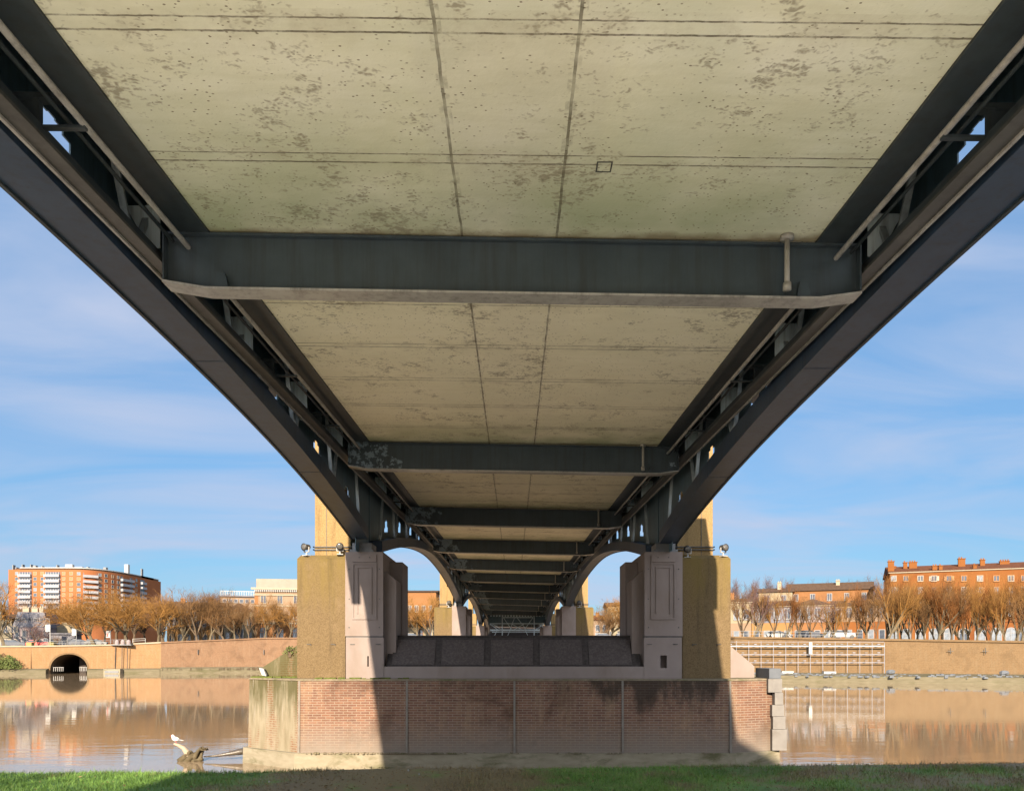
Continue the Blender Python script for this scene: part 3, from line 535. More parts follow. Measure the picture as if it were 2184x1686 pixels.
# arch spans
feet = [(-19.4, E+2.9), (27.0, E+3.92), (73.5, E+4.78), (120.0, E+4.72), (166.4, E+3.7)]
def soff(i, Y):
    (a, za), (b, zb) = feet[i], feet[i+1]; t = (Y-a)/(b-a); u = abs(2*t-1)
    if i == 0: zc = E+5.08; p_ = 2.4
    else: zc = E+HS+rise((a+b)/2)-.72; p_ = 1.8; za -= .55; u = (.45-t)/.45 if t < .45 else (t-.45)/.55
    l = za+(zb-za)*t; lc = (za+zb)/2; return l+(zc-lc)*(1-u**p_)
def at_span(Y):
    for i in range(4):
        if feet[i][0] <= Y <= feet[i+1][0]: return i
    return None
RD = .42
for i in range(4):
    a, b = feet[i][0], feet[i+1][0]
    ya = a+.15; yb = b-.15
    for sg in (-1, 1):
        ya = a+(.15 if i == 0 else 2.0)
        n = 44; xo, xi = (sg*5.64, sg*5.08) if i == 0 else (sg*5.50, sg*4.96)
        if i == 0: ya = Y0
        mb = MB()
        for k in range(n+1):
            Y = ya+(yb-ya)*k/n; z = soff(i, Y)-sg*5.3*cf(Y)
            for (x, zz) in ((xo, z), (xi, z), (xi, z+RD), (xo, z+RD)): mb.v.append((x, Y, zz))
        for k in range(n):
            for c in range(4): p = 4*k+c; q_ = 4*k+(c+1) % 4; mb.f.append((p, q_, q_+4, p+4))
        mb.f.append((3, 2, 1, 0)); mb.f.append(tuple(4*n+c for c in range(4)))
        for k in range(4, n, 8):                        # welded splice bands
            Y = ya+(yb-ya)*k/n; z = soff(i, Y)-sg*5.3*cf(Y); dzz = (soff(i, Y+.05)-soff(i, Y))
            mb.hexa([(min(xo, xi)-.004, Y, z-.006), (max(xo, xi)+.004, Y, z-.006), (max(xo, xi)+.004, Y+.05, z+dzz-.006), (min(xo, xi)-.004, Y+.05, z+dzz-.006),
                     (min(xo, xi)-.004, Y, z+RD-.01), (max(xo, xi)+.004, Y, z+RD-.01), (max(xo, xi)+.004, Y+.05, z+RD-.01), (min(xo, xi)-.004, Y+.05, z+RD-.01)])
        rib = mb.build('arch_rib', MT['rib'], bridge)
        # edge lips of the box
        mb = MB()
        for k in range(n):
            Y = ya+(yb-ya)*k/n; Y2 = ya+(yb-ya)*(k+1)/n
            z = soff(i, Y)-sg*5.3*cf(Y); z2 = soff(i, Y2)-sg*5.3*cf(Y2)
            x0, x1 = sorted((xo+sg*.002, xo+sg*.05)); mb.hexa([(x0, Y, z-.03), (x1, Y, z-.03), (x1, Y2, z2-.03), (x0, Y2, z2-.03), (x0, Y, z+.02), (x1, Y, z+.02), (x1, Y2, z2+.02), (x0, Y2, z2+.02)])
        mb.build('rib_lip', MT['steel'], rib)
        # spandrel web with cut-outs, in panels
        xw = sg*5.44; pan = DB/3
        ks = range(math.ceil((ya-D0)/pan), math.floor((yb-D0)/pan)+1)
        mb = MB(); x0, x1 = sorted((xw, xw+sg*.02))
        def col(Ya, Yb2, la, lb, ua, ub):
            if min(ua-la, ub-lb) < .02: return
            mb.hexa([(x0, Ya, la), (x1, Ya, la), (x1, Yb2, lb), (x0, Yb2, lb), (x0, Ya, ua), (x1, Ya, ua), (x1, Yb2, ub), (x0, Yb2, ub)])
        def lo(Y): return soff(i, Y)-sg*5.3*cf(Y)+RD-.03
        def up(Y): return bz(xw, Y, 6.898)
        m_ = 240
        for k in range(m_):
            Y = ya+(yb-ya)*k/m_; Y2 = ya+(yb-ya)*(k+1)/m_; ym = (Y+Y2)/2
            ph = ((ym-D0)/pan) % 1; hole = None; base = lo(ym)
            hgt = up(ym)-base
            # holes: a lens near the crown, rounded slots beyond
            c = .62 if hgt < 2.05 else .78
            rr_ = .14 if hgt < 2.05 else .10
            e = (ph-c)/rr_
            if abs(e) < 1:
                s_ = math.sqrt(1-e*e)
                if hgt < 2.05: hole = (base+.18, base+.26+.50*s_)
                elif hgt < 3.2: hole = (base+.28, base+.36+.44*s_)
            if hole and hole[1]-hole[0] > .06:
                col(Y, Y2, lo(Y), lo(Y2), hole[0], hole[0]); col(Y, Y2, hole[1], hole[1], up(Y), up(Y2))
            else: col(Y, Y2, lo(Y), lo(Y2), up(Y), up(Y2))
        mb.build('spandrel_web', MT['web'], bridge)
        # struts, gussets, hangers
        for k in ks:
            Y = D0+k*pan; zl = lo(Y)+.02; X = sg*5.2
            zt = bz(X, Y, 6.1)
            if zt-zl < .25: continue
            mb = MB(); w = min(.95, .25+.32*(zt-zl))
            for dy in (-w, w):
                if ya < Y+dy < yb: mb.bar((X, Y+dy*.12, zl-.02), (X, Y+dy, zt), .09, .05)
            mb.prism([(X-.01, Y-.22, zl), (X-.01, Y+.22, zl), (X-.01, Y+.1, zl+.2), (X-.01, Y-.1, zl+.2)], [(X+.01, Y-.22, zl), (X+.01, Y+.22, zl), (X+.01, Y+.1, zl+.2), (X+.01, Y-.1, zl+.2)])
            mb.build('v_strut', MT['strut'], bridge)
            mb = MB(); xa_, xb_ = sg*4.99, sg*5.48
            g0 = max(zl+.1, bz(X, Y, 5.02))
            pr = [(xa_, g0+.02), (sg*5.14, g0), (xb_, bz(X, Y, 5.95)), (xa_, bz(X, Y, 5.95))]
            mb.prism([(x, Y+.33, z) for x, z in pr], [(x, Y+.345, z) for x, z in pr]); mb.build('gusset_plate', MT['plate'], bridge)
            Yh = Y+1.25
            if Yh < yb:
                mb = MB(); mb.bar((sg*4.62, Yh, bz(sg*4.7, Yh, 5.42)), (sg*5.2, Yh, bz(sg*5.2, Yh, 5.42)), .12, .05); mb.bar((sg*4.9, Yh, bz(sg*4.9, Yh, 5.0)), (sg*4.9, Yh, bz(sg*4.9, Yh, 5.42)), .07, .07)
                mb.bar((sg*4.4, Yh, bz(sg*4.4, Yh, 5.12)), (sg*4.95, Yh, bz(sg*4.9, Yh, 5.12)), .06, .03)
                mb.prism([(sg*4.9, Yh-.01, bz(sg*4.9, Yh, 5.4)), (sg*5.18, Yh-.01, bz(sg*4.9, Yh, 5.4)), (sg*4.9, Yh-.01, bz(sg*4.9, Yh, 5.12))], [(sg*4.9, Yh+.01, bz(sg*4.9, Yh, 5.4)), (sg*5.18, Yh+.01, bz(sg*4.9, Yh, 5.4)), (sg*4.9, Yh+.01, bz(sg*4.9, Yh, 5.12))])
                mb.build('hanger', MT['steel'], bridge)
for sg in (-1, 1):
    mb = MB(); mb.tube([(sg*5.3, Y0+.5, 1.5), (sg*5.3, Y0+.5, soff(0, Y0+.5))], .45, 20); mb.box(min(sg*4.7, sg*5.9), max(sg*4.7, sg*5.9), Y0-.1, Y0+1.1, soff(0, Y0+.5)-.5, soff(0, Y0+.5)-.004); mb.build('added_column', MT['render'], bridge)  # made-up columns carrying the shortened deck end; sun passes between them
# inspection gantry under the far end of the deck
gy = 128; gt = thing('inspection_gantry', 'pale lattice maintenance gantry hung under the far end of the bridge', 'gantry', (0, gy, E))
def G(x, y): return ((x-1107)/F*gy+.8, 0, (1395-y)/F*gy)
mb = MB()
for x in (1072, 1140): mb.bar(G(x, 1315), G(x, 1362), .16, .16)
mb.build('post', MT['plate'], gt)
mb = MB()
for y in (1316, 1329): mb.bar(G(1074, y) if y < 1320 else G(1046, y), G(1138, y) if y < 1320 else G(1168, y), .13, .13)
mb.bar(G(1046, 1343), G(1168, 1343), .2, .3); mb.bar(G(1050, 1347), G(1165, 1347), .2, .12); mb.build('rail', MT['plate'], gt)
mb = MB()
for a, b in (((1075, 1317), (1093, 1343)), ((1098, 1317), (1088, 1343)), ((1104, 1317), (1124, 1343)), ((1137, 1317), (1118, 1343)), ((1093, 1330), (1118, 1344)), ((1118, 1330), (1093, 1344)),
             ((1046, 1330), (1064, 1343)), ((1072, 1343), (1052, 1330)), ((1142, 1343), (1160, 1330)), ((1168, 1343), (1150, 1330)), ((1160, 1330), (1160, 1343)), ((1088, 1345), (1080, 1362)), ((1122, 1345), (1130, 1362)), ((1060, 1345), (1052, 1362)), ((1155, 1345), (1162, 1362))):
    mb.bar(G(*a), G(*b), .09, .09)
mb.build('brace', MT['plate'], gt)
mb = MB()
for k in range(20):
    a = G(1048+k*6.1, 1314); mb.box(a[0]-.12, a[0]+.12, -.1, .1, a[2], a[2]+.22)
mb.build('bolt_row', MT['plate'], gt)
mb = MB(); a = G(1042, 1309); b = G(1172, 1330); mb.box(a[0], b[0], .3, .6, a[2]-1.7, a[2]); mb.build('backing_plate', MT['web'], gt)

# ================================================================== PIERS
def floodlight(loc, yaw, label, pitch=-.35, s=1.0):
    t = thing('floodlight', label, 'floodlight', loc, yaw, 'floodlights on the bridge piers')
    mb = MB(); mb.tube([(0, 0, 0), (0, 0, .16*s)], .03*s, 8); mb.bar((-.13*s, 0, .16*s), (.13*s, 0, .16*s), .05*s, .03*s)
    for x in (-.13, .13): mb.bar((x*s, 0, .15*s), (x*s, 0, .36*s), .03*s, .05*s)
    mb.box(-.12*s, .12*s, -.12*s, .12*s, 0, .03*s)
    mb.build('bracket', MT['white'], t)
    dv = Vector((0, -math.cos(pitch), -math.sin(pitch))); c = Vector((0, 0, .36*s))
    mb = MB(); mb.tube([c-dv*.17*s, c-dv*.12*s, c+dv*.10*s, c+dv*.14*s, c+dv*.16*s], [.06*s, .105*s, .125*s, .15*s, .15*s], 16); mb.build('housing', MT['black'], t, True)
    mb = MB(); mb.tube([c+dv*.161*s, c+dv*.175*s], [.115*s, .10*s], 16); mb.build('lens', MT['lens'], t, True)
    return t
def footprint(e=0, zz=0):
    return [(-7.42-e*.3, -.6-e, zz), (-9.62-e, 1.0-e*.5, zz), (-9.62-e, 3.5+e*.5, zz), (-7.42-e*.3, 5+e, zz), (7.5+e*.3, 5+e, zz), (9.12+e, 3.5+e*.5, zz), (9.12+e, .1-e*.5, zz), (7.5+e*.3, -.6-e, zz)]
def pier(Y, dz, which, label, detail=True):
    r = thing('bridge_pier', label, 'bridge pier', (0, Y, E+dz), 0, 'masonry piers carrying the bridge')
    deep = -5.2-max(0, dz)-1
    a = footprint(.10, deep); b = footprint(0, -.90)
    mid = [0, 3, 4, 7]
    mb = MB(); mb.prism([a[i] for i in (0, 7, 4, 3)], [b[i] for i in (0, 7, 4, 3)]); mb.build('plinth', MT['brick'], r)
    mb = MB(); mb.prism([a[i] for i in (1, 0, 3, 2)], [b[i] for i in (1, 0, 3, 2)]); mb.build('cutwater', MT['stained'], r)
    mb = MB(); mb.prism([a[i] for i in (7, 6, 5, 4)], [b[i] for i in (7, 6, 5, 4)]); mb.build('cutwater', MT['brick'], r)
    mb = MB(); mb.prism(footprint(.28, deep)[::-1], footprint(.20, -3.36)[::-1]); mb.build('foot_ledge', MT['ledge'], r)
    mb = MB(); mb.prism(footprint(.03, -.898)[::-1], footprint(.02, -.84)[::-1]); mb.build('coping', MT['copingm'], r)
    # stacked corner stones on the right-hand cutwater
    if detail:
        for k, (h0, h1, w) in enumerate(((-.48, -.84, 0), (-.84, -1.32, 0), (-1.32, -1.75, .22), (-1.75, -2.15, .12), (-2.15, -2.6, .14), (-2.6, -3.34, .10))):
            mb = MB(); e = .10*(-h1)/5; x0 = 8.66+w+e
            if k == 0: x0 = 8.72
            x0 += .17; mb.box(x0, 9.28+e+k*.03, -.22, 1.3, h1+.006, h0-.006)
            o = mb.build('corner_stone', MT['quoinb'] if k == 0 else MT['quoin'], r)
            if k == 0: tag(o, 'blue-grey cap stone of the right-hand corner')
        for X in (-3.67, .02, 3.73, 7.42, -7.36):
            mb = MB(); mb.hexa([(X-.035, -.70, -3.36), (X+.035, -.70, -3.36), (X+.035, -.55, -3.36), (X-.035, -.55, -3.36), (X-.035, -.615, -.9), (X+.035, -.615, -.9), (X+.035, -.5, -.9), (X-.035, -.5, -.9)]); mb.build('mortar_joint', MT['joint'], r)
        # tufts and lumps of moss along the left ledge
        mb = MB(); rr = random.Random(3)
        for k in range(170):
            x = rr.uniform(-9.5, -7.3) if k < 150 else rr.uniform(-7, -3); y = 1.0-.6*(9.6+x)/.96*.45+rr.uniform(-.0, .5) if x < -7.3 else -.55+rr.uniform(0, .3)
            s = rr.uniform(.03, .08); mb.box(x-s*1.6, x+s*1.6, y-s, y+s, -.845, -.84+s*.7)
        mb.build('moss_tufts', MT['moss'], r)
        mb = MB()
        for k in range(260):
            x = rr.choice((rr.uniform(-6.8, 7), rr.gauss(-5, .9), rr.gauss(-3.3, .8))); s = rr.uniform(.01, .032); y = rr.uniform(-.88, -.72); mb.box(x-s*1.2, x+s*1.2, y-s, y+s, -3.38, -3.36+s*1.1)
        mb.build('ledge_growth', MT['copingm'], r)
    for sg in (-1, 1):
        def bx(m, x0, x1, *a): m.box(min(sg*x0, sg*x1), max(sg*x0, sg*x1), *a); return m
        bo = MB(); bx(bo, 5.925, 7.62, .05, 3.5, -.838, 3.36)
        bo.hexa([(min(sg*5.925, sg*7.62), .05, 3.362), (max(sg*5.925, sg*7.62), .05, 3.362), (max(sg*5.925, sg*7.62), 3.5, 3.362), (min(sg*5.925, sg*7.62), 3.5, 3.362),
                 (min(sg*5.925, sg*7.55), .3, 3.52), (max(sg*5.925, sg*7.55), .3, 3.52), (max(sg*5.925, sg*7.55), 3.3, 3.52), (min(sg*5.925, sg*7.55), 3.3, 3.52)])
        blk = bo.build('side_block', MT['block'], r)
        bo = MB(); bx(bo, 5.87, 7.14, .62, 2.9, 3.4, 5.5); bx(bo, 6.46, 7.14, .62, 2.9, 5.5, 12.6); bx(bo, 6.4, 7.25, .5, 3.0, 12.6, 13.1)
        py = bo.build('pylon', MT['tower'], r)
        bo = MB()
        for z in (3.74, 3.84): bx(bo, 5.8, 7.20, .55, .615, z, z+.03); bx(bo, 7.145, 7.20, .55, 2.9, z, z+.03)
        bx(bo, 6.72, 6.735, .600, .618, 3.55, 12.4)
        bo.build('cable_band', MT['black'], py)
        # small iron staples
        bo = MB()
        for x in (6.35, 7.2):
            bx(bo, x-.08, x+.08, .02, .048, .35, .37); bx(bo, x-.08, x-.06, .02, .048, .31, .37)
        bo.build('staple', MT['black'], blk)
        # pedestal
        bo = MB(); bx(bo, 4.59, 5.92, 0, 3.0, .645, 3.60); ped = bo.build('pedestal', MT['render'], r)
        bo = MB(); bx(bo, 4.62, 5.90, .03, 3.0, .60, .645); bo.build('shadow_gap', MT['black'], ped)
        bo = MB(); xs_ = (4.56, 5.88)
        if sg > 0:                                      # right-hand one has a real slot through its face
            wx0, wx1, wz0, wz1 = 5.13, 5.36, -.47, -.03
            bx(bo, 4.56, wx0, -.07, 3, -.838, .60); bx(bo, wx1, 5.88, -.07, 3, -.838, .60); bx(bo, wx0, wx1, -.07, 3, -.838, wz0); bx(bo, wx0, wx1, -.07, 3, wz1, .60); bx(bo, wx0, wx1, .25, 3, wz0, wz1)
        else:
            wx0, wx1, wz0, wz1 = 5.08, 5.13, -.42, -.05
            bx(bo, 4.56, wx0, -.07, 3, -.838, .60); bx(bo, wx1, 5.88, -.07, 3, -.838, .60); bx(bo, wx0, wx1, -.07, 3, -.838, wz0); bx(bo, wx0, wx1, -.07, 3, wz1, .60); bx(bo, wx0, wx1, .3, 3, wz0, wz1)
        bo.build('pedestal_base', MT['render'], ped)
        if detail:
            bo = MB(); x0, x1, z0, z1 = 4.86, 5.62, 1.28, 3.16
            for (u0, u1, w0, w1) in ((x0-.05, x0, z0, z1), (x1, x1+.05, z0, z1), (x0-.05, x1+.05, z0-.05, z0), (x0-.05, x1+.05, z1, z1+.05), (x0+.12, x0+.15, z0+.15, z1-.12), (x1-.15, x1-.12, z0+.15, z1-.12), (x0+.12, x1-.12, z1-.12, z1-.09)):
                bx(bo, u0, u1, -.035, -.001, w0, w1)
            bo.build('panel_moulding', MT['render'], ped)
            bo = MB(); bx(bo, 4.82, 5.66, -.05, -.002, 3.24, 3.50); bo.build('cap_plate', MT['render'], ped)
            bo = MB()
            for x, z in ((5.05, 3.40), (5.42, 3.40), (4.72, 3.0), (5.78, 3.0), (4.72, 1.95), (5.78, 1.95), (4.72, .95), (5.78, .95)):
                y = -.055 if z > 3.3 else -.004; bo.tube([(sg*x, y-.012, z), (sg*x, y+.01, z)], .022, 8)
            bo.build('bolt_head', MT['black'], ped)
            bo = MB()
            for x in (4.75, 5.65): bx(bo, x-.08, x+.08, -.1, -.072, .35, .37)
            bo.build('staple', MT['black'], ped)
        bo = MB(); bo.prism([(sg*4.588, .35, -.838), (sg*4.2, .35, -.838), (sg*4.18, .35, 2.62), (sg*4.588, .35, 2.98)][::sg], [(sg*4.588, 3, -.838), (sg*4.2, 3, -.838), (sg*4.18, 3, 2.62), (sg*4.588, 3, 2.98)][::sg]); bo.build('inner_wing', MT['render'], ped)
        bo = MB(); bx(bo, 4.13, 4.58, 1.5, 3.0, 2.4, 3.42); bx(bo, 4.13, 4.175, 1.5, 3, -.8, 2.4); bo.build('inner_wing', MT['render'], ped)
        bo = MB(); bx(bo, 4.95, 5.78, .10, 1.2, 3.60, 3.70); bx(bo, 5.02, 5.70, .15, 1.1, 3.70, 3.93-.0); bo.build('bearing', MT['grey'], ped)
        # sloping buttress on the outer end
        z0 = -.838; bo = MB(); X0, X1 = 7.63, (8.95 if sg < 0 else 8.75)
        pr = [(sg*X0, z0), (sg*X1, z0), (sg*X1, -.42), (sg*X0, .52)]
        if sg < 0: pr = [(sg*X0, z0), (sg*X1*1.02, z0), (sg*X1*1.02, -.45), (sg*X0, .50)]
        bo.prism([(x, 1.0, z) for x, z in pr], [(x, 3.2, z) for x, z in pr]); bo.build('buttress', MT['stained'] if sg < 0 else MT['render'], r)
    # parapet wall between the pedestals
    bo = MB(); bo.box(-4.56, 4.56, -.05, .9, -.838, -.42); bo.build('kerb_band', MT['render'], r)
    bo = MB(); bo.hexa([(-4.50, .06, -.418), (4.50, .06, -.418), (4.50, 1.5, -.418), (-4.50, 1.5, -.418), (-4.47, .75, .64), (4.47, .75, .64), (4.47, 1.5, .64), (-4.47, 1.5, .64)]); w = bo.build('screen_wall', MT['ribc'], r)
    if detail:
        for k in range(5):
            x0 = -4.30+k*1.74; x1 = x0+1.50; f = lambda z: .06+.69*(z+.418)/1.058-.03
            bo = MB(); bo.hexa([(x0, f(-.36), -.36), (x1, f(-.36), -.36), (x1, f(-.36)+.08, -.36), (x0, f(-.36)+.08, -.36), (x0, f(.53), .53), (x1, f(.53), .53), (x1, f(.53)+.08, .53), (x0, f(.53)+.08, .53)]); bo.build('concrete_panel', MT['panelc'], w)
        bo = MB(); bo.box(-4.56, 4.56, .70, 1.6, .645, .69); bo.build('wall_cap', MT['ribc'], w)
    return r
p1 = pier(27, 0, 1, 'nearest bridge pier with a red brick plinth and sloping concrete screen wall')
p2 = pier(73.5, 1.02, 2, 'second bridge pier, framed by the low arches beyond the nearest one', False)
p3 = pier(120, .9, 3, 'third bridge pier, small and pale beside the lattice gantry', False)
p4 = pier(164, 0, 4, 'farthest bridge support at the opposite quay, almost hidden by the gantry', False)
ab = thing('bridge_abutment', 'plain dark abutment wall closing the far end under the bridge', 'abutment', (0, 170, 0))
mb = MB(); mb.box(-7.4, 7.4, 0, 3, -2, E+9.2); mb.build('wall', MT['ribc'], ab); mb = MB(); mb.box(-7.6, 7.6, -.2, 0, E+1.2, E+1.5); mb.build('string_course', MT['ledge'], ab)
floodlight((-7.33, 27.2, E+3.48), R(-30), 'outer floodlight on the block left of the left pedestal', .1, .88)
floodlight((-6.15, 27.2, E+3.52), R(12), 'floodlight against the left pylon beside the left pedestal', .25, .88)
floodlight((6.15, 27.2, E+3.42), R(-20), 'floodlight in shade beside the right pedestal', .25, .88)
floodlight((7.40, 27.2, E+3.46), R(25), 'outer floodlight on the block right of the right pedestal', .1, .88)
floodlight((-6.25, 73.75, E+4.5), R(20), 'tiny floodlight on the second pier, left side', .2, 1.4)
floodlight((6.3, 73.75, E+4.5), R(-20), 'tiny floodlight on the second pier, right side', .2, 1.4)
# white box lamp on the left cutwater
lb = thing('box_lamp', 'white box lamp tilted on the mossy left corner of the pier', 'lamp', (-9.05, 27.9, E-.84))
mb = MB(); mb.bar((.10, 0, 0), (-.02, 0, .14), .05, .04); mb.build('bracket', MT['black'], lb)
mb = MB(); mb.hexa([(-.06, -.1, .10), (.10, -.1, .06), (.10, .14, .06), (-.06, .14, .10), (-.16, -.1, .36), (0, -.1, .32), (0, .14, .32), (-.16, .14, .36)]); mb.build('housing', MT['white'], lb)
mb = MB(); mb.hexa([(.101, -.09, .07), (.135, -.09, .10), (.135, .13, .10), (.101, .13, .07), (.001, -.09, .31), (.03, -.09, .30), (.03, .13, .30), (.001, .13, .31)]); mb.build('lens', MT['black'], lb)
# lamp posts on the footway (their shade falls on the right pylon)
def lamppost(X, Y, label):
    t = thing('street_lamp', label, 'street lamp', (X, Y, bz(X, Y, 7.02)), 0, 'street lamps on the bridge')
    mb = MB(); mb.tube([(0, 0, 0), (0, 0, .5), (0, 0, .6), (0, 0, 3.4)], [.12, .1, .06, .045], 10); mb.build('post', MT['black'], t, True)
    mb = MB(); mb.tube([(0, 0, 3.4), (0, 0, 3.5), (0, 0, 3.95), (0, 0, 4.05), (0, 0, 4.2)], [.06, .14, .24, .2, .03], 8); mb.build('lantern', MT['black'], t)
lamppost(6.0, 21.5, 'street lamp on the right footway of the bridge just before the pier')
lamppost(6.0, 66, 'street lamp on the right footway of the bridge before the second pier')

# unseen mass added behind the viewer, shaped to shade the foot of the plinth
bb = thing('shadow_caster', 'unseen shadow caster added on the near bank behind the viewpoint, right of the bridge', 'house', (8.2, -16, 2))
Zc = lambda z: z+(26.4+16)/KY
x0 = 7.42-(26.4+16)/KY*KX-8.2
mb = MB(); zt0 = E-2.75+(42.4)/KY-2; mb.prism([(x0, 0, 0), (x0+22, 0, 0), (x0+22, 0, zt0-5.5), (x0+1.8, 0, zt0-.75), (x0, 0, zt0)], [(x0, -12, 0), (x0+22, -12, 0), (x0+22, -12, zt0-5.5), (x0+1.8, -12, zt0-.75), (x0, -12, zt0)])
mb.build('wall', MT['cream'], bb)

# ================================================================== FAR BUILDINGS
_wc = {}
def winmesh(w, h, kind, fm):
    k = (round(w, 2), round(h, 2), kind, fm)
    if k in _wc: return _wc[k]
    a = MB(); t = .12 if kind != 'small' else .08
    if kind == 'arch':
        n = 10; rad = w/2; pts = [(-w/2, 0)]+[(-rad*math.cos(math.pi*i/n), h-rad+rad*math.sin(math.pi*i/n)) for i in range(n+1)]+[(w/2, 0)]
        for i in range(len(pts)-1):
            (x0, z0), (x1, z1) = pts[i], pts[i+1]; c = Vector((0, h-rad)); o0 = Vector((x0, z0)); o1 = Vector((x1, z1))
            def outw(p): return Vector((p.x*(1+2*t/w), p.y+(t if p.y > h-rad else 0)*((p.y-(h-rad))/rad)))
            q0, q1 = outw(o0), outw(o1)
            a.hexa([(o0.x, -.12, o0.y), (o1.x, -.12, o1.y), (o1.x, .02, o1.y), (o0.x, .02, o0.y), (q0.x, -.12, q0.y), (q1.x, -.12, q1.y), (q1.x, .02, q1.y), (q0.x, .02, q0.y)])
        a.box(-.04, .04, -.08, -.03, 0, h-.03); a.box(-w/2, w/2, -.08, -.03, h*.6, h*.6+.08)
        b = MB(); b.prism([(x, -.03, z) for x, z in pts][::-1], [(x, .05, z) for x, z in pts][::-1])
    else:
        a.box(-w/2-t, -w/2, -.12, .02, -t, h+t); a.box(w/2, w/2+t, -.12, .02, -t, h+t); a.box(-w/2, w/2, -.12, .02, h, h+t); a.box(-w/2-t*.5, w/2+t*.5, -.22, .02, -t*1.3, -.001)
        if kind == 'win': a.box(-.05, .05, -.075, -.03, 0, h)
        if kind == 'shut':
            a.box(-w/2-t-w*.42, -w/2-t-.02, -.10, -.03, 0, h); a.box(w/2+t+.02, w/2+t+w*.42, -.10, -.03, 0, h); a.box(-.05, .05, -.075, -.03, 0, h)
        b = MB(); b.box(-w/2, w/2, -.028, .05, 0, h)
    r = (a.me('window', MT[fm]), b)
    _wc[k] = r; return r
_pc = {}
def window(root, x, y, z, w, h, kind='win', fm='frame', pane='pane', rz=0, name='window'):
    fme, b = winmesh(w, h, kind, fm); k = (id(b), pane)
    if k not in _pc: _pc[k] = b.me('pane', MT[pane])
    o = link(name, fme, root, (x, y, z)); o.rotation_euler = (0, 0, rz); link('pane', _pc[k], o); return o
class Bld:                  # frame: x along the facade, -y towards the viewer
    def __init__(s, name, label, cat, A, ang, W, D, H, wall, zb=None):
        s.r = thing(name, label, cat, A, ang); s.W = W; s.D = D; s.H = H
        mb = MB(); mb.box(0, W, 0, D, -1.5, H); s.wall = mb.build('wall', MT[wall], s.r)
    def roof(s, h, mat='tile', ov=.4, kind='gable', inset=0):
        mb = MB(); W, D, H = s.W, s.D, s.H
        if kind == 'gable':
            mb.prism([(-ov, -ov, H), (-ov, D+ov, H), (-ov, D/2, H+h)], [(W+ov, -ov, H), (W+ov, D+ov, H), (W+ov, D/2, H+h)])
        elif kind == 'hip':
            i = min(D/2, W/2-.2); mb.add([(-ov, -ov, H), (W+ov, -ov, H), (W+ov, D+ov, H), (-ov, D+ov, H), (i, D/2, H+h), (W-i, D/2, H+h)], [(0, 1, 5, 4), (1, 2, 5), (2, 3, 4, 5), (3, 0, 4), (3, 2, 1, 0)])
        elif kind == 'mansard':
            mb.add([(-.1, -.1, H), (W+.1, -.1, H), (W+.1, D, H), (-.1, D, H), (.7, .9, H+h), (W-.7, .9, H+h), (W-.7, D-.9, H+h), (.7, D-.9, H+h)], [(0, 1, 5, 4), (1, 2, 6, 5), (2, 3, 7, 6), (3, 0, 4, 7), (4, 5, 6, 7), (3, 2, 1, 0)])
        else: mb.box(-ov, W+ov, -ov, D+ov, H, H+h)
        s.rf = mb.build('roof', MT[mat], s.r); return s.rf
    def chimney(s, x, y, z0, w, h, mat='brickf'):
        mb = MB(); mb.box(x-w/2, x+w/2, y-.35, y+.35, z0-1, z0+h); mb.box(x-w/2-.1, x+w/2+.1, y-.45, y+.45, z0+h, z0+h+.12)
        for k in range(max(1, int(w/.4))): mb.box(x-w/2+.1+k*.4, x-w/2+.3+k*.4, y-.1, y+.1, z0+h+.12, z0+h+.42)
        return mb.build('chimney', MT[mat], s.rf)
    def band(s, z, h, o=.15, mat='stone', name='cornice', x0=None, x1=None):
        mb = MB(); mb.box(-o if x0 is None else x0, s.W+o if x1 is None else x1, -o, -.003, z, z+h); return mb.build(name, MT[mat], s.r)
def on(x, Y, ybase=None, z=None):
    return Vector(((x-1096)/F*Y, Y, z if z is not None else E+(1395-ybase)/F*Y))
def zy(y, Y): return E+(1395-y)/F*Y
# --- curved apartment block, far left
YA = 390; ap_r = thing('apartment_block', 'curved orange brick apartment block with white balconies rising over the trees', 'apartment building', (0, 0, 0))
def aY(x): return YA+max(0, x-150)**2*.0018
def apt(x): Y = aY(x); return Vector(((x-1096)/F*Y, Y, 0))
axs = [18+ i*6 for i in range(50)]
ztop = zy(1214, YA)
mb = MB(); nA = len(axs)
for x in axs:
    p = apt(x); b = p+Vector((0, 18, 0))
    for q_ in (p, b): mb.v += [(q_.x, q_.y, 5), (q_.x, q_.y, ztop)]
for i in range(nA-1):
    a = 4*i; mb.f += [(a, a+4, a+5, a+1), (a+1, a+5, a+7, a+3), (a+2, a+3, a+7, a+6)]
mb.f += [(0, 1, 3, 2), (4*(nA-1), 4*(nA-1)+2, 4*(nA-1)+3, 4*(nA-1)+1)]
mb.build('wall', MT['orange'], ap_r)
mb = MB()
for i in range(nA-1):
    p, q_ = apt(axs[i]), apt(axs[i+1])
    if i == 0: p = p-Vector((1, 0, 0))
    if i > 1: mb.hexa([p+Vector((0, 1.0, ztop)), q_+Vector((0, 1.0, ztop)), q_+Vector((0, 15, ztop)), p+Vector((0, 15, ztop)), p+Vector((0, 1.0, ztop+.75)), q_+Vector((0, 1.0, ztop+.75)), q_+Vector((0, 15, ztop+.75)), p+Vector((0, 15, ztop+.75))])
mb.build('attic', MT['tileb'], ap_r)
mb = MB()
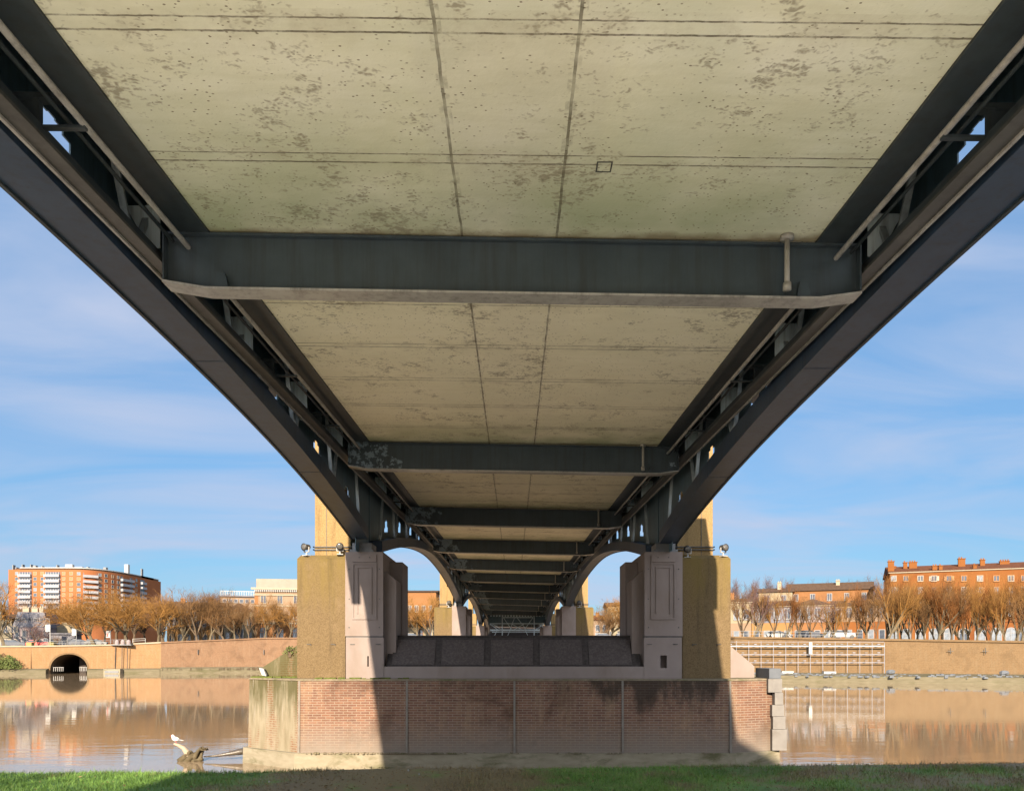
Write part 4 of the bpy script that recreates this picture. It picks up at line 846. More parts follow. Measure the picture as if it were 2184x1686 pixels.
for i in range(4, nA-1):
    p, q_ = apt(axs[i]), apt(axs[i+1]); mb.hexa([p+Vector((0, .2, ztop+.76)), q_+Vector((0, .2, ztop+.76)), q_+Vector((0, 16, ztop+.76)), p+Vector((0, 16, ztop+.76)), p+Vector((0, .2, ztop+1.15)), q_+Vector((0, .2, ztop+1.15)), q_+Vector((0, 16, ztop+1.15)), p+Vector((0, 16, ztop+1.15))])
rfa = mb.build('roof', MT['white'], ap_r)
for (x0, x1, y) in ((139, 154, 1203), (265, 273, 1203), (46, 48, 1203), (64, 66, 1203), (70, 76, 1205), (88, 90, 1206), (26, 28, 1204), (32, 35, 1209), (184, 188, 1208), (220, 226, 1209), (300, 302, 1212), (160, 175, 1208), (120, 122, 1204)):
    Y = aY(x0)+5; a = on(x0, Y, y); b = on(x1, Y, y); m = MB(); m.box(a.x, b.x, Y, Y+2, ztop+.5, a.z); m.build('roof_vent', MT['white' if x1-x0 > 6 else 'grey'], rfa)
fl = 11.4/F*YA
def arot(x): d = apt(x+2)-apt(x-2); return math.atan2(d.y, d.x)
for r_ in range(9):
    z = ztop-2.75-r_*fl
    for x, kd in ((36, 0), (75, 0), (90, 0), (136, 1), (152, 1), (168, 0), (213, 0), (226, 0), (240, 0), (252, 0), (291, 0)):
        p = apt(x); window(ap_r, p.x, p.y, z, 1.5, 1.5, 'plain', 'frame', 'oshut' if (kd or (x+r_*7) % 5 == 0) else ('panel' if (x+r_) % 3 == 0 else 'pane'), arot(x))
    for (x0, x1) in ((41, 68), (96, 129), (177, 208), (257, 282), (299, 308)):
        p, q_ = apt(x0), apt(x1); rz = arot((x0+x1)/2); W = (q_-p).length
        b = empty('balcony', (p.x, p.y, z-.9), rz, ap_r)
        m = MB(); m.box(0, W, -1.5, -1.38, 0, 1.15); m.box(0, .1, -1.38, 0, 0, 1.15); m.box(W-.1, W, -1.38, 0, 0, 1.15); m.box(0, W, -1.5, -.005, -.18, 0); m.build('balcony_front', MT['balc'], b)
        m = MB(); m.box(.1, W-.1, -.06, -.002, .0, 2.45); m.build('glazing', MT['pane'], b)
        m = MB(); k = 0
        while k*1.3 < W-.4: m.box(.2+k*1.3, .5+k*1.3, -.09, -.061, .1, 2.4); k += 1
        m.build('mullion', MT['framew'], b)
# --- left bank row (the quay climbs towards the bridge)
LA = math.atan2(161.4-152, 95-69)*.9
def lrow(x, back=14):       # point behind the left quay seen at frame x
    k = (x-1096)/F; best = None
    for i in range(1, 6):
        a, b = QP[i], QP[i+1]; dx, dy = b[0]-a[0], b[1]-a[1]; l = math.hypot(dx, dy); nx_, ny = -dy/l, dx/l
        ax, ay = a[0]+nx_*back, a[1]+ny*back; den_ = dx-k*dy
        t = (k*ay-ax)/den_
        if -.05 <= t <= 1.05: return Vector((ax+dx*t, ay+dy*t, a[2]+(b[2]-a[2])*t-.3)), math.atan2(dy, dx)
    return Vector((k*175, 175, 7)), 0
def lb_(name, label, cat, x0, x1, ytop, wall, D=10, back=14):
    p, a = lrow(x0, back); q_, _ = lrow(x1, back); W = math.hypot(q_.x-p.x, q_.y-p.y); a = math.atan2(q_.y-p.y, q_.x-p.x)
    H = zy(ytop, (p.y+q_.y)/2)-p.z; return Bld(name, label, cat, p, a, W, D, H, wall), p
b, p = lb_('slate_roof_house', 'dark shaded house with slate mansard roof and chimneys at the far left', 'house', 27, 100, 1337, 'shadew', 12, 12)
b.roof(zy(1303, 160)-zy(1337, 160), 'slate', kind='mansard')
for k in range(6): window(b.r, .9+k*1.12, .35, b.H+.6, .55, 1.3, 'plain', 'grey', 'pane', name='dormer_window')
for k in range(5): window(b.r, .8+k*1.35, 0, b.H-2.0, .6, 1.3, 'plain', 'grey'); window(b.r, .8+k*1.35, 0, .5, .75, 1.6, 'arch', 'grey')
for x, w in ((1.2, 1.2), (2.9, 1.2), (4.2, .8)): b.chimney(x, 5, b.H+2.8, w, 1.6, 'stone')
b, p = lb_('corner_house', 'tan house half hidden behind a tall bare tree at the left edge', 'house', -70, 25, 1318, 'cream', 10, 12); b.roof(1.2, 'tileb')
for k in range(6):
    for z in (.6, 3.4): window(b.r, 1+k*1.5, 0, z, .7, 1.3, 'shut', 'frame')
b, p = lb_('warehouse', 'pale yellow gabled warehouse wall between the slate house and the plane trees', 'building', 101, 152, 1345, 'cream', 10, 20)
mb = MB(); W = b.W; mb.prism([(-.2, 0, b.H), (W*.78, 0, b.H+2.1), (W+.2, 0, b.H)], [(-.2, 10, b.H), (W*.78, 10, b.H+2.1), (W+.2, 10, b.H)]); mb.build('gable', MT['cream'], b.r)
b, p = lb_('low_pavilion', 'low black-walled pavilion with pale posts by the tunnel street', 'pavilion', 104, 160, 1352, 'slate', 5, 7); b.roof(.3, 'slate', kind='flat')
for k in range(5): window(b.r, .7+k*1.05, 0, .5, .6, 1.3, 'plain', 'grey')
b, p = lb_('town_house', 'ochre three storey house behind dense trees left of the cream house', 'house', 356, 476, 1296, 'ochre', 10); b.roof(1.7, 'tileb')
b.band(b.H-.25, .3); b.band(3.6, .18)
for k in range(7):
    x = 1.0+k*1.75
    window(b.r, x, 0, .4, .85, 2.0, 'arch', 'stone'); window(b.r, x, 0, 4.2, .8, 1.9, 'shut', 'framew'); window(b.r, x, 0, b.H-2.1, .7, 1.2, 'win', 'framew')
b.chimney(3, 4, b.H+1.2, 1, 1); b.chimney(9, 4, b.H+1.2, 1, 1.2)
b, p = lb_('cream_house', 'cream stone house with a black doorway and sloping brown roof', 'house', 477, 541, 1304, 'cream', 10)
rf = b.roof(2.3, 'tileb', kind='hip'); b.band(b.H-.3, .35, .3)
window(b.r, 3.4, 0, -.1, 1.9, 3.1, 'plain', 'stone', 'pane', name='doorway')
for x in (.9, 5.7): window(b.r, x, 0, .4, .8, 1.8, 'plain', 'framew', 'panel'); window(b.r, x, 0, 4.0, .8, 1.5, 'win', 'framew')
window(b.r, 3.4, 0, 4.4, .8, 1.3, 'win', 'framew')
b, p = lb_('glass_roof_building', 'low grey building with a glazed rooftop screen behind the cream house', 'building', 470, 548, 1272, 'pinkw', 10, 26); b.roof(.3, 'slate', kind='flat')
mb = MB(); W = b.W
for k in range(22): mb.box(k*W/21-.05, k*W/21+.05, -.35, -.25, b.H+.3, b.H+1.3)
mb.box(0, W, -.36, -.24, b.H+1.3, b.H+1.42); mb.build('roof_screen', MT['white'], b.r)
for k in range(6): window(b.r, 1+k*1.3, 0, b.H-1.4, .7, .7, 'plain', 'framew')
b, p = lb_('classical_building', 'tall tan classical building with white attic and toothed cornice beside the pier', 'building', 543, 700, 1256, 'pinkw', 14, 12)
mb = MB(); mb.box(.3, b.W, .3, 13, b.H+.02, b.H+2.4); mb.build('attic', MT['shutter'], b.r)
b.band(b.H-.15, .45, .7, 'stone'); b.band(b.H-1.5, .25, .3, 'stone')
mb = MB()
for k in range(40): mb.box(.1+k*.42, .3+k*.42, -.55, -.005, b.H-.62, b.H-.2)
mb.build('dentils', MT['white'], b.r)
b.band(3.9, .3, .2, 'stone'); b.band(8.0, .25, .2, 'stone')
mb = MB(); mb.box(0, b.W, -.05, -.003, -.5, 3.9); mb.box(-.02, .8, -.06, -.052, 3.9, b.H-1.5); mb.build('brick_storey', MT['brickf'], b.r)
for k in range(5):
    x = 2.0+k*3.7
    window(b.r, x, -.06, .1, 1.6, 3.0, 'arch', 'brickf'); window(b.r, x, 0, 4.8, 1.15, 2.6, 'win', 'stone'); window(b.r, x, 0, 8.7, 1.1, 1.7, 'win', 'stone')
# --- seen through the arches
def plainb(name, label, cat, x0, x1, ytop, Y, wall, D=9, ang=0, zg=7.3):
    a = on(x0, Y, z=zg); W = (x1-x0)/F*Y; return Bld(name, label, cat, a, ang, W, D, zy(ytop, Y)-zg, wall)
b = plainb('long_house', 'orange house behind the trees seen through the left arch', 'house', 835, 930, 1262, 196, 'brickf'); b.roof(.8, 'tileb')
for k in range(6):
    for z in (.8, 4, 7.5): window(b.r, 1+k*1.8, 0, z, .8, 1.5, 'win')
b = plainb('small_villa', 'small pale villa with dark roof seen through the left arch', 'house', 840, 925, 1335, 184, 'cream', 6); b.roof(1.5, 'tileb')
window(b.r, 6.2, 0, 0, 1.5, 2.6, 'arch', 'brickf'); window(b.r, 3, 0, 1, .8, 1.5, 'win'); window(b.r, 8.6, 0, 1, .8, 1.5, 'win')
b = plainb('corner_villa', 'house with tiled roof between the second pier and trees in the right arch', 'house', 1250, 1300, 1322, 182, 'pinkw', 8); b.roof(1.4, 'tile'); b.chimney(3, 3, b.H+.8, .8, 1.0)
for k in range(3): window(b.r, 1+k*1.7, 0, 2.2, .7, 1.3, 'win', 'framew'); window(b.r, 1+k*1.7, 0, .2, .9, 1.5, 'plain', 'framew', 'panel')
b = plainb('yellow_house', 'yellow house high behind the trees in the right arch', 'house', 1296, 1400, 1292, 200, 'cream', 8); b.roof(1.2, 'tileb')
for k in range(6):
    for z in (1, 4.6): window(b.r, 1+k*2, 0, z, .8, 1.6, 'win')
# --- right bank, a row parallel to the quay
RA = math.atan2(QD.y, QD.x)
RO = Vector((73, 150, 0)); RV = Vector((QD.x, QD.y, 0))
def tr(x, off=0):
    k = (x-1096)/F; n_ = Vector((-QD.y, QD.x, 0)); o = RO+n_*off; return (k*o.y-o.x)/(QD.x-k*QD.y), o
def rb(name, label, cat, x0, x1, ytop, wall, D=9, off=0, zg=6.3):
    t0, o = tr(x0, off); t1, _ = tr(x1, off); a = o+RV*t0; H = zy(ytop, a.y+QD.y*(t1-t0)/2)-zg; a.z = zg
    return Bld(name, label, cat, a, RA, t1-t0, D, H, wall)
b = rb('orange_tenement', 'large orange five storey tenement with many chimneys on the right bank', 'apartment building', 1898, 2330, 1213, 'bigw', 16)
BW = b.W
b.roof(1.9, 'tile', ov=.3); b.band(b.H-.18, .2, .25, 'stone'); b.band(3.55, .14, .1, 'tile')
for px, w, hh, yy in ((1888, 1.1, 2.6, 2), (1912, .7, 1.0, 6), (1936, .7, 1.6, 5), (1953, 1.4, 1.6, 5), (1995, .8, 1.3, 1.2), (2008, .6, 1.3, 1.2), (2060, 1.2, 1.9, 5), (2082, .6, 1.2, 1.5), (2106, .8, 1.5, 5), (2157, 1.6, 1.2, 6), (2222, 1.2, 1.2, 6), (2290, 1.2, 1.2, 6)):
    t0, o = tr(max(px, 1902)); t00, _ = tr(1898); b.chimney(t0-t00, yy, b.H+(1.1 if yy > 3 else .1), w, hh-.4, 'bigw')
t00, o = tr(1898)
wr_ = random.Random(5)
for px in (1906, 1932, 1963, 1992, 2024, 2056, 2090, 2125, 2156, 2184, 2216, 2250, 2285):
    x = tr(px)[0]-t00
    for j, (yv, hh) in enumerate(((1238, .9), (1266, 1.25), (1288, 1.4), (1312, 1.45))):
        Yv = (RO+RV*tr(px)[0]).y; z = zy(yv, Yv)-6.3
        window(b.r, x, 0, z, .68 if j else .8, hh, 'win' if wr_.random() < .8 else 'shut', 'oshut' if wr_.random() < .6 else 'frame', 'pane' if wr_.random() < .6 else 'panel')
    window(b.r, x, 0, .15, 1.55, 2.35, 'arch', 'framew', 'panel' if wr_.random() < .7 else 'pane')
for k in range(4): window(b.r, -.0, 2+k*3.4, 3+k % 2*4, .6, 1.2, 'win', 'framew', 'pane', -math.pi/2)
spec = [('house', 'low tan house next to the right flank of the nearest pier', 1540, 1602, 1283, 'pinkw', 'tileb', 'gable', 1.0),
        ('house', 'orange ground floor house with grey glazed upper storey behind the scaffold', 1603, 1690, 1292, 'ochre', 'tileb', 'gable', 1.3),
        ('house', 'dark fronted house with wide brown roof, middle of the right bank row', 1691, 1775, 1290, 'brickf', 'tileb', 'hip', 1.5),
        ('house', 'house with pale arched upper windows left of the orange tenement', 1776, 1893, 1292, 'bigw', 'tileb', 'gable', 1.4)]
for i, (nme, lab, x0, x1, yt, wl_, rf_, kd, rh) in enumerate(spec):
    b = rb(nme, lab, 'house', x0, x1, yt, wl_, 8, 0); b.roof(rh, rf_, kind=kd); n_ = max(3, int(b.W/1.7))
    b.band(b.H-.2, .2, .3, 'stone')
    mb = MB(); mb.box(0, b.W, -.04, -.003, 4.1, b.H-.2); mb.build('upper_storey', MT[('cream', 'slate', 'shadew', 'pinkw')[i]], b.r)
    for k in range(n_):
        x = (k+.5)*b.W/n_
        window(b.r, x, -.04, 4.9, 1.0, 2.0, 'arch' if i == 3 else 'win', 'framew', 'panel' if (k+i) % 2 else 'pane')
        window(b.r, x, 0, .1, .9, 2.3, 'plain', 'framew', 'panel' if k % 2 else 'pane')
    b.chimney(b.W*.3, 3, b.H+.8, .8, 1.0)
for i, (x0, x1, yt, wl_, lab, rh) in enumerate(((1618, 1690, 1262, 'cream', 'pale upper house with brown eaves set back behind the glazed house', 1.2), (1680, 1862, 1258, 'brickf', 'long brown roofed hall behind the right bank houses', 2.0), (1775, 1835, 1268, 'cream', 'cream gabled house wall below the long brown roof', 1.5))):
    b = rb('back_house', lab, 'house', x0, x1, yt, wl_, 9, 12+i*3); b.roof(rh, 'tileb'); n_ = int(b.W/3)
    for k in range(n_): window(b.r, (k+.5)*b.W/n_, 0, b.H-2.2, .8, 1.4, 'win', 'framew')
    b.chimney(b.W*.6, 3, b.H+.9, .8, 1.3, 'stone')

# ================================================================== SCAFFOLD on the right quay wall
sf = thing('scaffold', 'pale metal scaffold grid standing against the right quay wall', 'scaffold', (0, 0, 0))
sxs = [1546+i*26.1 for i in range(14)]
def sp(x, y, off=-1.0): t = tq(x); p = qr(t, off); p.z = zy(y, p.y); return p
Yr = lambda x: qr(tq(x), -1.0).y
for x in sxs:
    m = MB(); p = sp(x, 1366+ (x-1546)*.012); q_ = Vector((p.x, p.y, .8)); m.bar(q_, p, .06, .06); m.build('post', MT['scaf'], sf)
for (y0, w, wd, mt) in ((1368, .05, .06, 'scaf'), (1377, .18, .10, 'white'), (1395, .11, .1, 'scaf'), (1412, .09, .1, 'scaf')):
    m = MB()
    for i in range(len(sxs)-1):
        a = sp(sxs[i], y0, -1.05); b = sp(sxs[i+1], y0+.2, -1.05); m.bar(a, b, wd, w)
    m.build('rail', MT[mt], sf)
m = MB(); a = sp(1729, 1369, -1.2); b = sp(1729, 1394, -1.2); m.bar(a, b, .5, .12); m.build('ladder_panel', MT['white'], sf)
for y0 in (1373, 1391, 1408):
    for i in range(13):
        a = sp(sxs[i]+13, y0, -.85); m = MB(); m.box(a.x-.2, a.x+.2, a.y-.2, a.y+.1, a.z-.05, a.z+.05); m.build('tray', MT['grey' if i % 2 else 'scaf'], sf)
# quay railing above the scaffold
def railing(label, pts, h=1.0, mt='grey', step=2.2):
    t = thing('railing', label, 'railing', pts[0]); o = Vector(pts[0]); m = MB()
    for a, b in zip(pts[:-1], pts[1:]):
        a = Vector(a)-o; b = Vector(b)-o; n_ = max(1, int((b-a).length/step))
        for k in range(n_+1):
            p = a+(b-a)*k/n_; m.bar(p, p+Vector((0, 0, h)), .07, .07)
        for z in (h, h*.55): m.bar(a+Vector((0, 0, z)), b+Vector((0, 0, z)), .06, .06)
    m.build('rails', MT[mt], t); return t
railing('thin grey railing on top of the quay above the scaffold', [tuple(qr(tq(1560), .3, 6.65)), tuple(qr(tq(1840), .3, 6.15))])
railing('pale railing on the quay edge above the tunnel arch', [tuple(lrow(105, .3)[0]+Vector((0, 0, .3))), tuple(lrow(270, .3)[0]+Vector((0, 0, .3)))], .9)
railing('short white barrier on the quay right of the twin gauge pipes', [tuple(lrow(283, .4)[0]+Vector((0, 0, .35))), tuple(lrow(310, .4)[0]+Vector((0, 0, .35)))], .9, 'white')
# small things on the right berm
for px, yy, lab in ((1672+8, 1424, 'small white crate on the bank at the foot of the scaffold, near the pier'), (1768, 1428, 'low white float box on the bank below the scaffold'), (1892+5, 1432, 'grey boulder on the bank right of the scaffold'), (2133, 1438, 'grey boulder on the bank far right')):
    p = qr(tq(px), -2.5, 1.05)
    m = MB()
    if 'boulder' in lab:
        o = thing('boulder', lab, 'boulder', p); rr = random.Random(px); pts = []
        vs = []; n_ = 8
        for j in range(5):
            for k in range(n_): a = 2*math.pi*k/n_; s_ = math.sin(math.pi*(j+.6)/5.4)*rr.uniform(.8, 1.1); vs.append((.75*s_*math.cos(a), .5*s_*math.sin(a), .05+.62*(1-math.cos(math.pi*j/4.6))/2*rr.uniform(.95, 1.05)))
        fs = [(j*n_+k, j*n_+(k+1) % n_, (j+1)*n_+(k+1) % n_, (j+1)*n_+k) for j in range(4) for k in range(n_)]+[tuple(range(4*n_, 5*n_))]
        m.add(vs, fs); m.build('rock', MT['quoinb'], o); tag(o, lab, 'boulder')
    else:
        o = thing('float_box', lab, 'box', p); m.box(-.9, .9, -.4, .4, 0, .32); m.build('body', MT['white'], o); m = MB(); m.box(-.92, .92, -.42, .42, .32, .38); m.build('lid', MT['grey'], o)

m = MB(); rr = random.Random(31)
for k in range(260):
    t = rr.uniform(tq(1560), tq(2184)+12); p = qr(t, -rr.uniform(3.2, 9.6), 0); z = 1.12-.0*t; f = rr.uniform(.06, .32); w_ = (-( (p-qr(t, 0, 0)).length)); z = 1.12-.29*min(1, (p-qr(t, 0, 0)).length/9)
    a = rr.uniform(0, 3.1); c, s_ = math.cos(a)*f, math.sin(a)*f; h = f*rr.uniform(.3, .8)
    m.hexa([(p.x-c*1.6, p.y-s_, z-.1), (p.x+s_*1.3, p.y-c, z-.1), (p.x+c*1.6, p.y+s_, z-.1), (p.x-s_*1.3, p.y+c, z-.1), (p.x-c*1.1, p.y-s_*.7, z+h), (p.x+s_, p.y-c*.7, z+h*.8), (p.x+c*1.1, p.y+s_*.7, z+h), (p.x-s_, p.y+c*.7, z+h*1.1)])
tag(m.build('riprap', MT['quoinb']), 'scattered pale stones along the low right bank below the quay wall', 'stones', kind='stuff')
# gauge pipes and housing on the peach wall; floating pontoon
gp = lrow(262, -.9)[0]; g = thing('gauge_station', 'river gauge with grey platform and twin pipes down the peach quay wall', 'gauge', (gp.x, gp.y, 0))
m = MB()
for dx in (-1.6, -.2, .9): m.tube([(dx, 0, .7), (dx, .1, gp.z-.3)], .07, 6)
m.build('pipe', MT['black'], g)
m = MB(); m.box(-2.3, 1.9, -.4, .9, gp.z+.0, gp.z+.18); m.build('platform', MT['grey'], g)
for dx in (-1.3, -.1, 1.1): m = MB(); m.tube([(dx, .2, gp.z+.18), (dx, .2, gp.z+.8), (dx, .2, gp.z+1.15)], [.42, .42, .2], 12); m.build('housing', MT['shadew'], g)
pp = lrow(241, -2.0)[0]; g = thing('intake_box', 'pale concrete intake box with a dark grille at the foot of the peach wall', 'intake', (pp.x, pp.y, 0))
m = MB(); m.box(-1.7, 1.7, -.5, .7, -1, .95); m.build('box', MT['ledge'], g); m = MB(); m.box(-1.4, 1.4, -.56, -.505, .15, .6); m.build('grille', MT['grey'], g)
# banners and lamps at the left street
for px, yb, lab in ((163, 1345, 'white banner on a post right of the low pavilion'), (107, 1337, 'tall white banner post in front of the slate house'), (236, 1350, 'red and white banner on a post between two plane trees')):
    p = lrow(px, 2.0)[0]; t = thing('banner_post', lab, 'banner', p); top = zy(yb, p.y)-p.z
    m = MB(); m.bar((0, 0, 0), (0, 0, top+.6), .12, .12); m.build('post', MT['white' if px == 107 else 'grey'], t)
    m = MB(); m.box(-.95, -.1, -.03, .03, top-.9, top+.55); m.build('banner', MT['white'], t)
    if px == 236: m = MB(); m.box(-.8, -.5, -.045, -.031, top-.7, top+.0); m.build('banner_mark', MT['red'], t)
for px, lab in ((65, 'yellow planter box on the quay in front of the slate house'), (112, 'yellow planter box at the foot of the tall banner post')):
    p = lrow(px, 1.4)[0]; t = thing('planter', lab, 'planter', p); m = MB(); m.hexa([(-.45, -.45, 0), (.45, -.45, 0), (.45, .45, 0), (-.45, .45, 0), (-.55, -.55, 1), (.55, -.55, 1), (.55, .55, 1), (-.55, .55, 1)]); m.build('box', MT['planter'], t)
    m = MB(); m.box(-.5, .5, -.5, .5, .9, 1.04); m.build('soil', MT['moss'], t)
def car(p, rz, mt, lab, s=1.0):
    t = thing('parked_car', lab, 'car', p, rz, 'cars parked along the far quay')
    m = MB(); pr = [(-2.1, .3), (2.1, .3), (2.15, .75), (1.9, .9), (1.2, .98), (-1.7, .98), (-2.1, .85)]; m.prism([(x, -.85, z) for x, z in pr], [(x, .85, z) for x, z in pr])
    m.prism([(x, -.72, z) for x, z in ((-1.6, 1.34), (.3, 1.38), (.35, 1.42), (-1.5, 1.42))], [(x, .72, z) for x, z in ((-1.6, 1.34), (.3, 1.38), (.35, 1.42), (-1.5, 1.42))]); m.build('body', MT[mt], t)
    m = MB(); pr = [(-1.75, .985), (1.15, .985), (.3, 1.37), (-1.5, 1.335)]; m.prism([(x, -.74, z) for x, z in pr], [(x, .74, z) for x, z in pr]); m.build('cabin_glass', MT['pane'], t)
    for x in (-1.3, 1.35):
        for y in (-.8, .8): m = MB(); m.tube([(x, y-.1, .32), (x, y+.1, .32)], .32, 14); m.build('wheel', MT['black'], t)
for px, mt, lab in ((30, 'carb', 'dark car at the left edge of the quay'), (82, 'red', 'red car in front of the slate house'), (172, 'carb', 'dark car beyond the low pavilion'), (205, 'grey', 'grey car behind the first plane tree')):
    p, a = lrow(px, 4.2); car(p+Vector((0, 0, .15)), a, mt, lab)
for px, mt, lab in ((1290, 'white', 'white car seen over the screen wall, left one in the right arch'), (1330, 'white', 'white car seen over the screen wall, right one in the right arch'), (880, 'white', 'white car seen over the screen wall in the left arch')):
    car(on(px, 176, z=7.3), 0, mt, lab)
for px, mt, lab in ((1655, 'white', 'white car above the scaffold near the pier'), (1725, 'carb', 'dark car above the scaffold among the trees'), (1800, 'white', 'white car above the right end of the scaffold')):
    p = qr(tq(px), 8, 6.4); car(p, RA, mt, lab)

# ================================================================== TREES
def tree_mesh(kind, seed, H=10.0):
    rr = random.Random(seed); tb = MB(); cb = MB(); tips = []
    def branch(p, d, L, r0, lvl, maxl):
        n = 3 if lvl < 2 else 2; pts = [p]; q = p; dd = d
        wob = .13 if kind != 'poplar' else .07
        for i in range(n):
            dd = (dd+Vector((rr.gauss(0, wob), rr.gauss(0, wob), (.10 if kind != 'plane' else .05)))).normalized(); q = q+dd*(L/n); pts.append(q)
        r1 = r0*.62; rs = [r0+(r1-r0)*i/n for i in range(n+1)]
        (tb if lvl <= 1 else cb).tube(pts, rs, 6 if lvl == 0 else (4 if lvl < 3 else 3), False)
        if lvl >= maxl:
            tips.append((pts[1], dd)); tips.append((q, dd)); return
        if kind == 'plane': nc = (5, 5, 4, 3)[lvl]; sp_ = (.60, .62, .65, .7)[lvl]; f = (2.1, .60, .62, .6)[lvl]
        elif kind == 'vase': nc = (5, 5, 3, 2)[lvl]; sp_ = (.42, .36, .42, .5)[lvl]; f = (3.2, .55, .6, .6)[lvl]
        else: nc = (9, 5, 3, 3)[lvl]; sp_ = (.22, .22, .26, .3)[lvl]; f = (.62, .6, .6, .6)[lvl]
        for c in range(nc):
            t = (.8+.2*rr.random()) if lvl == 0 and kind != 'poplar' else rr.uniform(.22, 1)
            idx = min(n-1, int(t*n)); pp = pts[idx]+(pts[idx+1]-pts[idx])*(t*n-idx)
            a = 2*math.pi*(c+rr.random()*.7)/nc; u = dd.orthogonal().normalized(); w = dd.cross(u); k = sp_*rr.uniform(.55, 1.25)
            nd = (dd*math.cos(k)+(u*math.cos(a)+w*math.sin(a))*math.sin(k)).normalized()
            branch(pp, nd, L*f*rr.uniform(.75, 1.15), max(.014, r0*(.50 if lvl else .55)), lvl+1, maxl)
    L0 = {'plane': .17*H, 'vase': .10*H, 'poplar': .4*H}[kind]
    branch(Vector((0, 0, -.2)), Vector((0, 0, 1)), L0, {'plane': .021, 'vase': .016, 'poplar': .011}[kind]*H, 0, 4)
    ntw = {'plane': 4, 'vase': 4, 'poplar': 5}[kind]
    for (p, d) in tips:
        for k in range(ntw):
            nd = (d+Vector((rr.gauss(0, .55), rr.gauss(0, .55), rr.gauss(.1, .4)))*( .9 if kind == 'plane' else .45)).normalized()
            l = rr.uniform(.35, 1.0)*H/10; w = nd.orthogonal().normalized()
            w = (w*math.cos(k)+nd.cross(w)*math.sin(k))*rr.uniform(.007, .014)*H/10
            s0 = p+Vector((rr.gauss(0, .15), rr.gauss(0, .15), rr.gauss(0, .15))); e_ = s0+nd*l
            cb.add([s0-w, s0+w, e_], [(0, 1, 2)])
            if k % 2: f_ = s0+nd*l*.5; e2 = f_+(nd+Vector((rr.gauss(0, .6), rr.gauss(0, .6), rr.gauss(0, .4)))).normalized()*l*.6; cb.add([f_-w, f_+w, e2], [(0, 1, 2)])
    zm = max(v[2] for v in cb.v); s_ = H/zm
    for b in (tb, cb): b.v = [(x*s_, y*s_, z*s_) for x, y, z in b.v]
    return tb, cb
TM = {}
def get_tree(kind, var, bark, twig):
    k = (kind, var, bark, twig)
    if k not in TM:
        k0 = (kind, var)
        if k0 not in TM: TM[k0] = tree_mesh(kind, 11+var*7+len(kind))
        tb, cb = TM[k0]; TM[k] = (tb.me('trunk', MT[bark]), cb.me('crown', MT[twig]))
    return TM[k]
def tree(p, H, kind, var, label, group, bark='bark', twig='twig', wide=1.0, rz=0):
    a, b = get_tree(kind, var, bark, twig); t = thing('plane_tree' if kind != 'poplar' else 'poplar_tree', label, 'tree', p, rz, group)
    t.scale = (H/10*wide, H/10*wide, H/10); link('trunk', a, t); link('crown', b, t); return t
ORD = ['first', 'second', 'third', 'fourth', 'fifth', 'sixth', 'seventh', 'eighth', 'ninth', 'tenth', 'eleventh', 'twelfth', 'thirteenth', 'fourteenth', 'fifteenth', 'sixteenth', 'seventeenth', 'eighteenth', 'nineteenth', 'twentieth', 'twenty-first', 'twenty-second', 'twenty-third', 'twenty-fourth', 'twenty-fifth', 'twenty-sixth', 'twenty-seventh']
tr_ = random.Random(21)
# left quay, front row
LT = [(10, 1240, 'plane', 'twig', 1.1, 3.5), (203, 1258, 'plane', 'twig', 1.25, 3), (268, 1262, 'plane', 'twig', 1.25, 3), (338, 1268, 'plane', 'twig', 1.1, 3), (388, 1262, 'vase', 'twigb', 1.2, 3.5), (420, 1264, 'vase', 'twigb', 1.2, 3), (447, 1262, 'plane', 'twigb', 1, 3), (478, 1265, 'vase', 'twigb', 1.1, 3), (500, 1288, 'plane', 'twigb', .9, 3), (530, 1284, 'vase', 'twigb', .9, 3), (564, 1268, 'plane', 'twig', .85, 3), (592, 1282, 'vase', 'twigb', .9, 4), (618, 1280, 'plane', 'twig', .8, 3), (645, 1275, 'vase', 'twigb', 1, 3)]
for i, (px, yt, kd, tw, wd, back) in enumerate(LT):
    p, a = lrow(px, back); H = (zy(yt, p.y)-p.z)*1.18
    nth = ORD[i]; lab = 'tall golden bare tree at the left edge of the quay' if i == 0 else 'bare %s plane tree on the left quay, %s to the right of the tunnel arch' % ('orange' if tw == 'twig' else 'brown', ORD[i-1])
    tree(p, H, kd, i % 3, lab, 'bare trees along the left quay', 'bark' if i in (0, 1, 2, 3, 8, 10) else ('barkd' if i % 2 else 'bark'), tw, wd, tr_.uniform(0, 6))
p, a = lrow(69, 2.2); tree(p, zy(1318, p.y)-p.z, 'plane', 1, 'small thin bare tree in front of the slate roofed house', 'bare trees along the left quay', 'bark', 'twigp', .9, 1)
p, a = lrow(118, 2.5); tree(p, zy(1350, p.y)-p.z, 'vase', 1, 'very small pollarded tree beside the low pavilion', 'bare trees along the left quay', 'bark', 'twigb', .9, 1)
BT = [(30, 1258, 'twigp'), (62, 1262, 'twigb'), (95, 1256, 'twig'), (128, 1260, 'twigb'), (158, 1256, 'twig'), (188, 1262, 'twig'), (222, 1256, 'twig'), (248, 1252, 'twig'), (285, 1250, 'twig'), (312, 1256, 'twigb'), (345, 1258, 'twigp'), (375, 1264, 'twigp'), (405, 1260, 'twigp'), (437, 1254, 'twigp'), (462, 1248, 'twigp'), (492, 1262, 'twigp'), (520, 1268, 'twigp')]
for i, (px, yt, tw) in enumerate(BT):
    Y = 195+tr_.uniform(-8, 12); p = on(px, Y, z=6.8); tree(p, zy(yt, Y)-6.8, 'plane', (i+1) % 3, 'hazy bare tree in the row behind the left quay, %s from the left' % ORD[i], 'bare trees behind the left quay', 'barkd', tw, 1.0, tr_.uniform(0, 6))
